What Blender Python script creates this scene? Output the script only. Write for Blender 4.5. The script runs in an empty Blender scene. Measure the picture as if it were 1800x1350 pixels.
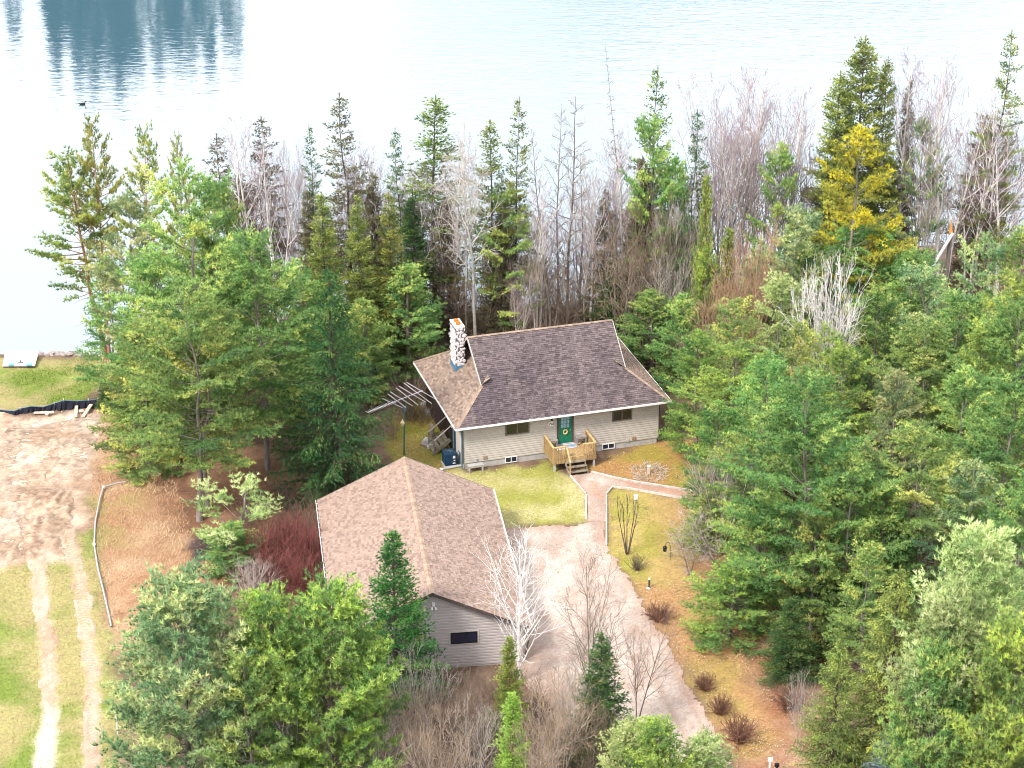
import bpy, math, random
import numpy as np
from mathutils import Vector, Matrix

random.seed(7)
scn = bpy.context.scene
COL = scn.collection
R = math.radians

# ---------------------------------------------------------------- camera
F, CX, CY = 3931.1372, 900.0, 675.0            # focal length in photo pixels (photo 1800x1350)
PITCH, CAMH = 0.4379, 68.5235                  # radians below the horizon, metres above the yard
cam_d = bpy.data.cameras.new('camera')
cam = bpy.data.objects.new('camera', cam_d)
COL.objects.link(cam)
cam.location = (0, 0, CAMH)
cam.rotation_euler = (math.pi / 2 - PITCH, 0, 0)
cam_d.sensor_fit = 'HORIZONTAL'
cam_d.sensor_width = 36.0
cam_d.lens = 36.0 * F / 1800.0
cam_d.clip_start = 0.5
cam_d.clip_end = 9000
scn.camera = cam

# ---------------------------------------------------------------- sky, sun, exposure
SUN_EL, SUN_AZ = R(48), R(222)                 # azimuth clockwise from +Y: light comes from behind left
world = bpy.data.worlds.new('World')
scn.world = world
world.use_nodes = True
wt = world.node_tree
wt.nodes.clear()
w_out = wt.nodes.new('ShaderNodeOutputWorld')
w_bg = wt.nodes.new('ShaderNodeBackground')
w_sky = wt.nodes.new('ShaderNodeTexSky')
w_sky.sky_type = 'NISHITA'
w_sky.sun_disc = False
w_sky.sun_elevation = SUN_EL
w_sky.sun_rotation = SUN_AZ
w_sky.air_density = 1.0
w_sky.dust_density = 2.0
w_tc = wt.nodes.new('ShaderNodeTexCoord')
w_map = wt.nodes.new('ShaderNodeMapping')
w_map.inputs['Location'].default_value = (0.3, 0.9, 0.1)
w_map.inputs['Scale'].default_value = (1.0, 1.0, 2.2)
w_noise = wt.nodes.new('ShaderNodeTexNoise')
w_noise.inputs['Scale'].default_value = 2.6
w_noise.inputs['Detail'].default_value = 6
w_noise.inputs['Roughness'].default_value = 0.55
w_ramp = wt.nodes.new('ShaderNodeValToRGB')
w_ramp.color_ramp.elements[0].position = 0.36
w_ramp.color_ramp.elements[0].color = (0.25, 0.25, 0.25, 1)
w_ramp.color_ramp.elements[1].position = 0.53
w_ramp.color_ramp.elements[1].color = (1, 1, 1, 1)
w_mix = wt.nodes.new('ShaderNodeMixRGB')
w_mix.inputs['Color2'].default_value = (10.7, 10.8, 11.5, 1)   # bright thin overcast
wt.links.new(w_tc.outputs['Generated'], w_map.inputs['Vector'])
wt.links.new(w_map.outputs[0], w_noise.inputs['Vector'])
wt.links.new(w_noise.outputs['Fac'], w_ramp.inputs['Fac'])
wt.links.new(w_ramp.outputs['Color'], w_mix.inputs['Fac'])
wt.links.new(w_sky.outputs['Color'], w_mix.inputs['Color1'])
wt.links.new(w_mix.outputs['Color'], w_bg.inputs['Color'])
wt.links.new(w_bg.outputs[0], w_out.inputs[0])
w_bg.inputs['Strength'].default_value = 0.082

sun_d = bpy.data.lights.new('sun', 'SUN')
sun_d.energy = 1.9
sun_d.angle = R(11)
sun_d.color = (1.0, 0.95, 0.88)
sun = bpy.data.objects.new('sun', sun_d)
COL.objects.link(sun)
sdir = Vector((math.sin(SUN_AZ) * math.cos(SUN_EL), math.cos(SUN_AZ) * math.cos(SUN_EL), math.sin(SUN_EL)))
sun.rotation_euler = sdir.to_track_quat('Z', 'Y').to_euler()

scn.view_settings.view_transform = 'Standard'
scn.view_settings.look = 'None'
scn.view_settings.exposure = 1.33
scn.view_settings.gamma = 1
scn.view_settings.use_curve_mapping = False
scn.render.engine = 'CYCLES'
scn.cycles.max_bounces = 6
scn.cycles.diffuse_bounces = 4
scn.cycles.glossy_bounces = 3
scn.cycles.transmission_bounces = 2
scn.cycles.use_denoising = True
scn.cycles.pixel_filter_type = 'BLACKMAN_HARRIS'
scn.cycles.filter_width = 1.0
scn.cycles.use_adaptive_sampling = True
scn.cycles.adaptive_threshold = 0.02

# ---------------------------------------------------------------- projection helpers (photo pixel -> point of the place)
CP, SP = math.cos(PITCH), math.sin(PITCH)


def ray(px, py):
    a = (px - CX) / F
    b = (CY - py) / F
    return np.array([a, CP + b * SP, -SP + b * CP])


def onz(px, py, z=0.0):
    d = ray(px, py)
    t = (z - CAMH) / d[2]
    return np.array([0, 0, CAMH]) + t * d


def depth(P):
    return P[1] * CP - (P[2] - CAMH) * SP


LAKE_Z = -3.5
_shore_px = [(-500, 622), (0, 622), (180, 622), (300, 612), (450, 590), (600, 567), (800, 548), (1000, 538),
             (1200, 510), (1400, 475), (1600, 440), (1800, 420), (2300, 400)]
_sh = np.array([onz(x, y, LAKE_Z)[:2] for x, y in _shore_px])


def shoreY(X):
    return np.interp(X, _sh[:, 0], _sh[:, 1])


def sstep(a, b, x):
    t = np.clip((x - a) / (b - a), 0, 1)
    return t * t * (3 - 2 * t)


def terrain(X, Y):
    X = np.asarray(X, float)
    Y = np.asarray(Y, float)
    s = shoreY(X) - Y
    left = np.interp(s, [-60, -12, 0, 0.8, 3, 14, 31, 37], [-9, -6.2, -3.5, -3.2, -2.9, -2.35, -0.25, 0.0])
    mid = np.interp(s, [-60, -12, 0, 1.0, 7, 14], [-9, -6.2, -3.5, -3.0, -1.1, 0.0])
    w = sstep(-29, -17, X)
    return left * (1 - w) + mid * w


def gp(px, py):
    z = 0.0
    P = onz(px, py, 0)
    for _ in range(25):
        z2 = float(terrain(P[0], P[1]))
        z = 0.5 * z + 0.5 * z2
        P = onz(px, py, z)
    return P


# ---------------------------------------------------------------- noise in numpy
def _hash(ix, iy, seed):
    n = (ix.astype(np.int64) * 374761393 + iy.astype(np.int64) * 668265263 + seed * 1442695041) & 0x7fffffff
    n = ((n ^ (n >> 13)) * 1274126177) & 0x7fffffff
    return ((n ^ (n >> 16)) & 0xffff) / 65535.0


def vnoise(x, y, seed=0):
    ix, iy = np.floor(x), np.floor(y)
    fx, fy = x - ix, y - iy
    fx = fx * fx * (3 - 2 * fx)
    fy = fy * fy * (3 - 2 * fy)
    a = _hash(ix, iy, seed)
    b = _hash(ix + 1, iy, seed)
    c = _hash(ix, iy + 1, seed)
    d = _hash(ix + 1, iy + 1, seed)
    return (a * (1 - fx) + b * fx) * (1 - fy) + (c * (1 - fx) + d * fx) * fy


def fbm(x, y, seed=0, oct=4):
    s = 0
    a = 0.5
    for i in range(oct):
        s = s + a * vnoise(x * 2 ** i, y * 2 ** i, seed + i * 17)
        a *= 0.5
    return s / (1 - 0.5 ** oct)


def in_poly(X, Y, poly):
    inside = np.zeros(X.shape, bool)
    n = len(poly)
    for i in range(n):
        x1, y1 = poly[i]
        x2, y2 = poly[(i + 1) % n]
        if y1 == y2:
            continue
        c = ((y1 > Y) != (y2 > Y)) & (X < (x2 - x1) * (Y - y1) / (y2 - y1) + x1)
        inside ^= c
    return inside


def seg_dist(X, Y, pts):
    best = np.full(X.shape, 1e9)
    for (x1, y1), (x2, y2) in zip(pts[:-1], pts[1:]):
        dx, dy = x2 - x1, y2 - y1
        t = np.clip(((X - x1) * dx + (Y - y1) * dy) / (dx * dx + dy * dy), 0, 1)
        best = np.minimum(best, np.hypot(X - x1 - t * dx, Y - y1 - t * dy))
    return best


def soft_poly(X, Y, poly, w):
    """1 inside, 0 outside, ramp of width w about the edge."""
    d = seg_dist(X, Y, list(poly) + [poly[0]])
    ins = in_poly(X, Y, poly)
    sd = np.where(ins, d, -d)
    return np.clip(sd / w + 0.5, 0, 1)


# ---------------------------------------------------------------- materials
def new_mat(name):
    m = bpy.data.materials.new(name)
    m.use_nodes = True
    nt = m.node_tree
    nt.nodes.clear()
    out = nt.nodes.new('ShaderNodeOutputMaterial')
    return m, nt, out


def N(nt, t, **kw):
    n = nt.nodes.new(t)
    for k, v in kw.items():
        if k in n.inputs:
            n.inputs[k].default_value = v
        else:
            setattr(n, k, v)
    return n


def plain(name, col, rough=0.7, var=0.25, scale=6.0, spec=0.3, bump=0.0, metal=0.0, stretch=(1, 1, 1)):
    """painted/wood/metal surface: base colour with procedural wear"""
    m, nt, out = new_mat(name)
    tc = N(nt, 'ShaderNodeTexCoord')
    mp = N(nt, 'ShaderNodeMapping')
    mp.inputs['Scale'].default_value = stretch
    nz = N(nt, 'ShaderNodeTexNoise')
    nz.inputs['Scale'].default_value = scale
    nz.inputs['Detail'].default_value = 5
    rp = N(nt, 'ShaderNodeValToRGB')
    rp.color_ramp.elements[0].position = 0.3
    rp.color_ramp.elements[1].position = 0.7
    rp.color_ramp.elements[0].color = tuple(c * (1 - var) for c in col) + (1,)
    rp.color_ramp.elements[1].color = tuple(min(1, c * (1 + var)) for c in col) + (1,)
    bs = N(nt, 'ShaderNodeBsdfPrincipled')
    bs.inputs['Roughness'].default_value = rough
    bs.inputs['Metallic'].default_value = metal
    bs.inputs['Specular IOR Level'].default_value = spec
    L = nt.links.new
    L(tc.outputs['Object'], mp.inputs['Vector'])
    L(mp.outputs[0], nz.inputs['Vector'])
    L(nz.outputs['Fac'], rp.inputs['Fac'])
    L(rp.outputs['Color'], bs.inputs['Base Color'])
    if bump:
        b = N(nt, 'ShaderNodeBump')
        b.inputs['Strength'].default_value = bump
        b.inputs['Distance'].default_value = 0.03
        L(nz.outputs['Fac'], b.inputs['Height'])
        L(b.outputs[0], bs.inputs['Normal'])
    L(bs.outputs[0], out.inputs[0])
    return m


def foliage(name, stops, trans=0.35, hue=0.06):
    """needles: per-spray tint attribute through a ramp, object-random shift, part of the light passes through"""
    m, nt, out = new_mat(name)
    L = nt.links.new
    at = N(nt, 'ShaderNodeAttribute', attribute_name='tint')
    oi = N(nt, 'ShaderNodeObjectInfo')
    rp = N(nt, 'ShaderNodeValToRGB')
    els = rp.color_ramp.elements
    while len(els) < len(stops):
        els.new(0.5)
    for e, (p, c) in zip(els, stops):
        e.position = p
        e.color = tuple(c) + (1,)
    hs = N(nt, 'ShaderNodeHueSaturation')
    mr = N(nt, 'ShaderNodeMapRange')
    mr.inputs['To Min'].default_value = 0.5 - hue * 0.5
    mr.inputs['To Max'].default_value = 0.5 + hue * 0.5
    mv = N(nt, 'ShaderNodeMapRange')
    mv.inputs['To Min'].default_value = 0.82
    mv.inputs['To Max'].default_value = 1.18
    ml = N(nt, 'ShaderNodeMath', operation='MULTIPLY')
    ml.inputs[1].default_value = 7.31
    fr = N(nt, 'ShaderNodeMath', operation='FRACT')
    df = N(nt, 'ShaderNodeBsdfDiffuse')
    tr = N(nt, 'ShaderNodeBsdfTranslucent')
    mx = N(nt, 'ShaderNodeMixShader')
    mx.inputs[0].default_value = trans
    L(at.outputs['Fac'], rp.inputs['Fac'])
    L(rp.outputs['Color'], hs.inputs['Color'])
    L(oi.outputs['Random'], mr.inputs['Value'])
    L(mr.outputs[0], hs.inputs['Hue'])
    L(oi.outputs['Random'], ml.inputs[0])
    L(ml.outputs[0], fr.inputs[0])
    L(fr.outputs[0], mv.inputs['Value'])
    L(mv.outputs[0], hs.inputs['Value'])
    L(hs.outputs['Color'], df.inputs['Color'])
    L(hs.outputs['Color'], tr.inputs['Color'])
    geo = N(nt, 'ShaderNodeNewGeometry')
    va = N(nt, 'ShaderNodeVectorMath', operation='MULTIPLY_ADD')
    va.inputs[1].default_value = (0.55, 0.55, 0.55)
    va.inputs[2].default_value = (0, 0, 0.6)
    vn = N(nt, 'ShaderNodeVectorMath', operation='NORMALIZE')
    L(geo.outputs['Normal'], va.inputs[0])
    L(va.outputs[0], vn.inputs[0])
    L(vn.outputs[0], df.inputs['Normal'])
    L(df.outputs[0], mx.inputs[1])
    L(tr.outputs[0], mx.inputs[2])
    L(mx.outputs[0], out.inputs[0])
    return m


def attr_mat(name, rough=0.85, attr='albedo', detail=0.25, dscale=9.0, bump=0.0, bscale=25.0):
    """albedo carried by a colour attribute, broken up by fine procedural grain"""
    m, nt, out = new_mat(name)
    L = nt.links.new
    at = N(nt, 'ShaderNodeAttribute', attribute_name=attr)
    tc = N(nt, 'ShaderNodeTexCoord')
    nz = N(nt, 'ShaderNodeTexNoise')
    nz.inputs['Scale'].default_value = dscale
    nz.inputs['Detail'].default_value = 6
    nz.inputs['Roughness'].default_value = 0.7
    mr = N(nt, 'ShaderNodeMapRange')
    mr.inputs['From Min'].default_value = 0.3
    mr.inputs['From Max'].default_value = 0.7
    mr.inputs['To Min'].default_value = 1 - detail
    mr.inputs['To Max'].default_value = 1 + detail
    mm = N(nt, 'ShaderNodeVectorMath', operation='SCALE')
    bs = N(nt, 'ShaderNodeBsdfPrincipled')
    bs.inputs['Roughness'].default_value = rough
    bs.inputs['Specular IOR Level'].default_value = 0.15
    L(tc.outputs['Object'], nz.inputs['Vector'])
    L(nz.outputs['Fac'], mr.inputs['Value'])
    L(at.outputs['Color'], mm.inputs[0])
    L(mr.outputs[0], mm.inputs['Scale'])
    L(mm.outputs[0], bs.inputs['Base Color'])
    if bump:
        n2 = N(nt, 'ShaderNodeTexNoise')
        n2.inputs['Scale'].default_value = bscale
        n2.inputs['Detail'].default_value = 4
        b = N(nt, 'ShaderNodeBump')
        b.inputs['Strength'].default_value = bump
        b.inputs['Distance'].default_value = 0.05
        L(tc.outputs['Object'], n2.inputs['Vector'])
        L(n2.outputs['Fac'], b.inputs['Height'])
        L(b.outputs[0], bs.inputs['Normal'])
    L(bs.outputs[0], out.inputs[0])
    return m


M = {}
# needles
M['pine'] = foliage('pine_needles', [(0.0, (0.131, 0.257, 0.087)), (0.5, (0.282, 0.452, 0.133)), (0.85, (0.566, 0.663, 0.179)), (1.0, (0.688, 0.740, 0.207))])
M['pine_blue'] = foliage('blue_green_pine_needles', [(0.0, (0.144, 0.257, 0.122)), (0.5, (0.313, 0.437, 0.198)), (0.9, (0.688, 0.679, 0.296)), (1.0, (0.688, 0.740, 0.296))])
M['pine_lime'] = foliage('yellow_green_pine_needles', [(0.0, (0.132, 0.249, 0.078)), (0.5, (0.287, 0.428, 0.105)), (0.85, (0.511, 0.610, 0.137)), (1.0, (0.511, 0.733, 0.121))])
M['pine_pale'] = foliage('pale_pine_needles', [(0.0, (0.226, 0.333, 0.119)), (0.5, (0.493, 0.601, 0.221)), (0.85, (0.688, 0.740, 0.356)), (1.0, (0.688, 0.740, 0.385))])
M['pine_yellow'] = foliage('yellowing_pine_needles', [(0.0, (0.16, 0.20, 0.05)), (0.45, (0.42, 0.42, 0.07)), (0.8, (0.75, 0.68, 0.05)), (1.0, (0.80, 0.70, 0.06))], hue=0.02)
M['red_pine'] = foliage('red_pine_needles', [(0.0, (0.152, 0.226, 0.075)), (0.5, (0.378, 0.452, 0.119)), (1.0, (0.688, 0.693, 0.148))])
M['spruce_dark'] = foliage('dark_spruce_needles', [(0.0, (0.051, 0.121, 0.051)), (0.6, (0.126, 0.236, 0.074)), (1.0, (0.316, 0.389, 0.114))])
M['spruce_olive'] = foliage('olive_spruce_needles', [(0.0, (0.120, 0.184, 0.057)), (0.6, (0.330, 0.381, 0.107)), (1.0, (0.569, 0.623, 0.142))])
M['spruce_brown'] = foliage('browning_spruce_needles', [(0.0, (0.12, 0.105, 0.07)), (0.5, (0.22, 0.19, 0.11)), (0.8, (0.30, 0.29, 0.12)), (1.0, (0.34, 0.26, 0.18))])
M['fir'] = foliage('deep_green_fir_needles', [(0.0, (0.065, 0.188, 0.056)), (0.7, (0.153, 0.357, 0.090)), (1.0, (0.399, 0.560, 0.130))])
M['cedar'] = foliage('cedar_sprays', [(0.0, (0.191, 0.273, 0.075)), (0.6, (0.378, 0.483, 0.119)), (1.0, (0.688, 0.722, 0.179))])
M['cedar_lime'] = foliage('lime_cedar_sprays', [(0.0, (0.216, 0.385, 0.075)), (0.6, (0.484, 0.689, 0.128)), (1.0, (0.511, 0.733, 0.186))])
M['blue_spruce'] = foliage('blue_spruce_needles', [(0.0, (0.103, 0.172, 0.172)), (0.6, (0.253, 0.356, 0.380)), (1.0, (0.437, 0.529, 0.540))], hue=0.0)
M['far'] = foliage('far_wood_needles', [(0.0, (0.010, 0.030, 0.025)), (1.0, (0.030, 0.060, 0.050))], hue=0.0)
# bark and twigs
M['bark_grey'] = plain('grey_bark', (0.20, 0.17, 0.145), 0.9, 0.4, 5, bump=0.6, stretch=(1, 1, 0.25))
M['bark_dark'] = plain('dark_bark', (0.09, 0.07, 0.06), 0.9, 0.45, 5, bump=0.6, stretch=(1, 1, 0.25))
M['bark_red'] = plain('orange_pine_bark', (0.30, 0.16, 0.10), 0.9, 0.4, 5, bump=0.6, stretch=(1, 1, 0.25))
M['bark_pale'] = plain('pale_aspen_bark', (0.52, 0.48, 0.43), 0.85, 0.3, 4, bump=0.2, stretch=(1, 1, 2.5))
M['bark_white'] = plain('white_poplar_bark', (0.80, 0.76, 0.72), 0.8, 0.12, 4, stretch=(1, 1, 2.0))
M['bark_birch'] = plain('white_birch_bark', (0.80, 0.75, 0.72), 0.8, 0.25, 3, stretch=(1, 1, 6))
M['twig_purple'] = plain('purple_birch_twigs', (0.36, 0.26, 0.29), 0.9, 0.25, 2)
M['twig_brown'] = plain('brown_twigs', (0.22, 0.16, 0.12), 0.9, 0.3, 2)
M['twig_grey'] = plain('grey_twigs', (0.36, 0.31, 0.27), 0.9, 0.3, 2)
M['twig_pale'] = plain('pale_twigs', (0.56, 0.50, 0.44), 0.9, 0.25, 2)
M['twig_white'] = plain('white_twigs', (0.82, 0.77, 0.74), 0.85, 0.1, 2)
M['twig_tan'] = plain('tan_twigs', (0.42, 0.31, 0.21), 0.9, 0.3, 2)
M['twig_red'] = plain('red_dogwood_stems', (0.21, 0.075, 0.065), 0.8, 0.5, 1.2)
M['stem_red'] = plain('bright_dogwood_stems', (0.36, 0.11, 0.10), 0.8, 0.4, 1.5)
M['twig_rust'] = plain('rusty_dead_twigs', (0.44, 0.26, 0.18), 0.9, 0.25, 2)
M['dead_brown'] = plain('dead_brown_stems', (0.24, 0.125, 0.085), 0.9, 0.35, 3)
M['charred'] = plain('charred_stems', (0.10, 0.075, 0.07), 0.9, 0.4, 4)
M['snapped'] = plain('fresh_orange_wood', (0.70, 0.26, 0.06), 0.8, 0.2, 5)
# built things
M['siding'] = plain('taupe_vinyl_siding', (0.51, 0.465, 0.42), 0.6, 0.05, 1.2)
M['siding_dark'] = plain('brown_garage_siding', (0.455, 0.405, 0.395), 0.6, 0.06, 1.2)
M['porch'] = plain('dark_brown_boards', (0.045, 0.03, 0.027), 0.8, 0.35, 4, stretch=(1, 1, 0.2))
M['concrete'] = plain('foundation_concrete', (0.44, 0.42, 0.40), 0.9, 0.15, 3, bump=0.1)
M['white'] = plain('white_trim', (0.80, 0.79, 0.77), 0.5, 0.05, 3)
M['brown_trim'] = plain('brown_trim', (0.085, 0.065, 0.06), 0.6, 0.15, 3)
M['bronze'] = plain('bronze_window_frame', (0.16, 0.13, 0.12), 0.5, 0.1, 3)
M['soffit'] = plain('brown_soffit', (0.10, 0.08, 0.075), 0.8, 0.2, 3)
M['deckwood'] = plain('treated_deck_wood', (0.40, 0.27, 0.13), 0.8, 0.3, 3, stretch=(3, 3, 0.4))
M['railwood'] = plain('golden_rail_wood', (0.52, 0.36, 0.16), 0.75, 0.2, 3, stretch=(1, 1, 1))
M['greywood'] = plain('weathered_grey_wood', (0.29, 0.26, 0.235), 0.9, 0.3, 4, bump=0.2)
M['stepwood'] = plain('weathered_step_wood', (0.24, 0.20, 0.15), 0.9, 0.3, 4)
M['palewood'] = plain('fresh_lumber', (0.66, 0.54, 0.40), 0.8, 0.15, 4)
M['kerbwood'] = plain('weathered_edging_timber', (0.55, 0.49, 0.44), 0.9, 0.22, 4)
M['green_door'] = plain('green_door_paint', (0.005, 0.16, 0.085), 0.35, 0.1, 2, spec=0.4)
M['steel_blue'] = plain('blue_grey_metal', (0.12, 0.22, 0.30), 0.45, 0.15, 3, metal=0.2)
M['flash_blue'] = plain('blue_flashing', (0.09, 0.22, 0.34), 0.5, 0.12, 3)
M['acblue'] = plain('navy_condenser_paint', (0.012, 0.05, 0.105), 0.4, 0.2, 4)
M['acgrille'] = plain('dark_grille', (0.02, 0.025, 0.035), 0.6, 0.2, 4)
M['stone'] = plain('pale_chimney_stone', (0.72, 0.67, 0.66), 0.85, 0.18, 2.2, bump=0.3)
M['mortar'] = plain('dark_mortar', (0.20, 0.17, 0.185), 0.95, 0.3, 6)
M['cap'] = plain('pale_chimney_cap', (0.72, 0.67, 0.63), 0.9, 0.1, 4)
M['clay'] = plain('orange_clay_flue', (0.62, 0.17, 0.03), 0.8, 0.2, 4)
M['black'] = plain('black_plastic', (0.012, 0.012, 0.018), 0.5, 0.3, 5)
M['fabric'] = plain('black_silt_fabric', (0.008, 0.009, 0.020), 0.6, 0.35, 3, bump=0.2)
M['alu'] = plain('antenna_aluminium', (0.70, 0.68, 0.71), 0.4, 0.1, 3, metal=0.3)
M['polegreen'] = plain('green_pole_paint', (0.04, 0.17, 0.12), 0.5, 0.2, 4)
M['globe'] = plain('cream_lamp_globe', (0.80, 0.66, 0.42), 0.4, 0.1, 3)
M['dock'] = plain('white_dock_panel', (0.82, 0.80, 0.80), 0.6, 0.06, 3)
M['dock_blue'] = plain('blue_hatch', (0.10, 0.32, 0.45), 0.4, 0.1, 3)
M['pipe'] = plain('pale_plastic_pipe', (0.42, 0.41, 0.42), 0.5, 0.12, 2)
M['rock'] = plain('shore_rock', (0.36, 0.31, 0.29), 0.9, 0.4, 2.5, bump=0.3)
M['mat'] = plain('grey_doormat', (0.34, 0.34, 0.44), 0.95, 0.25, 9)
M['bird'] = plain('black_feathers', (0.012, 0.012, 0.014), 0.7, 0.3, 9)
M['brass'] = plain('brass', (0.75, 0.56, 0.28), 0.35, 0.1, 3, metal=0.6)
M['ornament'] = plain('straw_wreath', (0.62, 0.52, 0.26), 0.8, 0.3, 12)
M['sign'] = plain('white_sign_plate', (0.82, 0.82, 0.82), 0.5, 0.03, 3)
M['ink'] = plain('black_lettering', (0.012, 0.012, 0.012), 0.6, 0.1, 3)
M['litter'] = attr_mat('dry_leaves', detail=0.1)
M['blades'] = attr_mat('grass_blades', detail=0.1)
M['ground'] = attr_mat('yard_ground', 0.95, detail=0.30, dscale=5.0, bump=0.5, bscale=12.0)
M['gravel'] = attr_mat('crushed_gravel', 0.95, detail=0.20, dscale=14.0, bump=0.35, bscale=22.0)
M['shingle'] = attr_mat('asphalt_shingle', 0.95, detail=0.14, dscale=20.0)


def glass(name, col):
    m, nt, out = new_mat(name)
    bs = N(nt, 'ShaderNodeBsdfPrincipled')
    bs.inputs['Base Color'].default_value = tuple(col) + (1,)
    bs.inputs['Roughness'].default_value = 0.06
    bs.inputs['Specular IOR Level'].default_value = 0.6
    tc = N(nt, 'ShaderNodeTexCoord')
    nz = N(nt, 'ShaderNodeTexNoise')
    nz.inputs['Scale'].default_value = 2.0
    b = N(nt, 'ShaderNodeBump')
    b.inputs['Strength'].default_value = 0.05
    nt.links.new(tc.outputs['Object'], nz.inputs['Vector'])
    nt.links.new(nz.outputs['Fac'], b.inputs['Height'])
    nt.links.new(b.outputs[0], bs.inputs['Normal'])
    nt.links.new(bs.outputs[0], out.inputs[0])
    return m


M['glass'] = glass('dark_window_glass', (0.02, 0.025, 0.02))
M['glass_blue'] = glass('basement_window_glass', (0.015, 0.02, 0.045))
M['glass_door'] = plain('painted_reflection_lite', (0.26, 0.42, 0.55), 0.15, 0.35, 7, spec=0.6)  # blue reflections in the door lites are painted into the pane colour


def water_mat():
    m, nt, out = new_mat('lake_water')
    L = nt.links.new
    geo = N(nt, 'ShaderNodeNewGeometry')
    mp = N(nt, 'ShaderNodeMapping')
    mp.inputs['Rotation'].default_value = (0, 0, R(-14))
    mp.inputs['Scale'].default_value = (0.55, 1.5, 1)
    n1 = N(nt, 'ShaderNodeTexNoise')
    n1.inputs['Scale'].default_value = 0.9
    n1.inputs['Detail'].default_value = 3
    n1.inputs['Distortion'].default_value = 0.4
    n2 = N(nt, 'ShaderNodeTexNoise')
    n2.inputs['Scale'].default_value = 0.12
    n2.inputs['Detail'].default_value = 2
    mul = N(nt, 'ShaderNodeMath', operation='MULTIPLY_ADD')
    mul.inputs[1].default_value = 1.2
    b = N(nt, 'ShaderNodeBump')
    b.inputs['Strength'].default_value = 0.085
    b.inputs['Distance'].default_value = 0.30
    L(geo.outputs['Position'], mp.inputs['Vector'])
    L(mp.outputs[0], n1.inputs['Vector'])
    L(mp.outputs[0], n2.inputs['Vector'])
    L(n2.outputs['Fac'], mul.inputs[0])
    L(n1.outputs['Fac'], mul.inputs[2])
    L(mul.outputs[0], b.inputs['Height'])
    df = N(nt, 'ShaderNodeBsdfDiffuse')
    df.inputs['Color'].default_value = (0.07, 0.15, 0.19, 1)
    gl = N(nt, 'ShaderNodeBsdfGlossy')
    gl.inputs['Roughness'].default_value = 0.04
    gl.inputs['Color'].default_value = (1, 1, 1, 1)
    lw = N(nt, 'ShaderNodeLayerWeight')
    lw.inputs['Blend'].default_value = 0.5
    mr = N(nt, 'ShaderNodeMapRange')
    mr.inputs['From Min'].default_value = 0.3
    mr.inputs['From Max'].default_value = 0.85
    mr.inputs['To Min'].default_value = 0.20
    mr.inputs['To Max'].default_value = 0.51
    mx = N(nt, 'ShaderNodeMixShader')
    L(b.outputs[0], gl.inputs['Normal'])
    L(lw.outputs['Facing'], mr.inputs['Value'])
    L(mr.outputs[0], mx.inputs[0])
    L(df.outputs[0], mx.inputs[1])
    L(gl.outputs[0], mx.inputs[2])
    L(mx.outputs[0], out.inputs[0])
    return m


M['water'] = water_mat()


# ---------------------------------------------------------------- mesh helpers
def link(o, parent=None, kind=None):
    COL.objects.link(o)
    if parent is not None:
        o.parent = parent
    if kind:
        o['kind'] = kind
    return o


def tag(o, label=None, cat=None, group=None, kind=None):
    if label:
        o['label'] = label
    if cat:
        o['category'] = cat
    if group:
        o['group'] = group
    if kind:
        o['kind'] = kind
    return o


def empty(name, label, cat, loc=(0, 0, 0), rz=0.0, group=None):
    o = bpy.data.objects.new(name, None)
    o.empty_display_size = 0.3
    COL.objects.link(o)
    o.location = loc
    o.rotation_euler = (0, 0, rz)
    return tag(o, label, cat, group)


def fast_mesh(name, V, Fc, mat, smooth=False, face_attr=None, point_color=None, face_color=None):
    """V (n,3); Fc (m,k) with k = 3 or 4"""
    V = np.asarray(V, np.float32)
    Fc = np.asarray(Fc, np.int32)
    me = bpy.data.meshes.new(name)
    m, k = Fc.shape
    me.vertices.add(len(V))
    me.vertices.foreach_set('co', V.ravel())
    me.loops.add(m * k)
    me.loops.foreach_set('vertex_index', Fc.ravel())
    me.polygons.add(m)
    me.polygons.foreach_set('loop_start', np.arange(0, m * k, k, dtype=np.int32))
    me.polygons.foreach_set('loop_total', np.full(m, k, np.int32))
    if smooth:
        me.polygons.foreach_set('use_smooth', np.ones(m, bool))
    me.update(calc_edges=True)
    if face_attr is not None:
        a = me.attributes.new('tint', 'FLOAT', 'FACE')
        a.data.foreach_set('value', np.asarray(face_attr, np.float32))
    if face_color is not None:
        a = me.attributes.new('albedo', 'FLOAT_COLOR', 'FACE')
        c = np.ones((m, 4), np.float32)
        c[:, :3] = face_color
        a.data.foreach_set('color', c.ravel())
    if point_color is not None:
        a = me.attributes.new('albedo', 'FLOAT_COLOR', 'POINT')
        c = np.ones((len(V), 4), np.float32)
        c[:, :3] = point_color
        a.data.foreach_set('color', c.ravel())
    me.materials.append(mat)
    return me


def norm(a):
    return a / np.maximum(np.linalg.norm(a, axis=-1, keepdims=True), 1e-9)


def prisms(segs, sides=3):
    """segs (n,8): p0 p1 r0 r1 -> open tapered prisms"""
    S = np.asarray(segs, float)
    p0, p1, r0, r1 = S[:, :3], S[:, 3:6], S[:, 6], S[:, 7]
    d = norm(p1 - p0)
    ref = np.where(np.abs(d[:, 2:3]) > 0.9, np.array([[1.0, 0, 0]]), np.array([[0, 0, 1.0]]))
    a = norm(np.cross(d, ref))
    b = np.cross(d, a)
    n = len(S)
    V = np.zeros((n, 2 * sides, 3))
    for k in range(sides):
        t = 2 * math.pi * k / sides
        o = a * math.cos(t) + b * math.sin(t)
        V[:, k] = p0 + o * r0[:, None]
        V[:, sides + k] = p1 + o * r1[:, None]
    Fq = np.array([[k, (k + 1) % sides, sides + (k + 1) % sides, sides + k] for k in range(sides)])
    Fc = (np.arange(n) * 2 * sides)[:, None, None] + Fq[None]
    return V.reshape(-1, 3), Fc.reshape(-1, 4)


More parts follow.
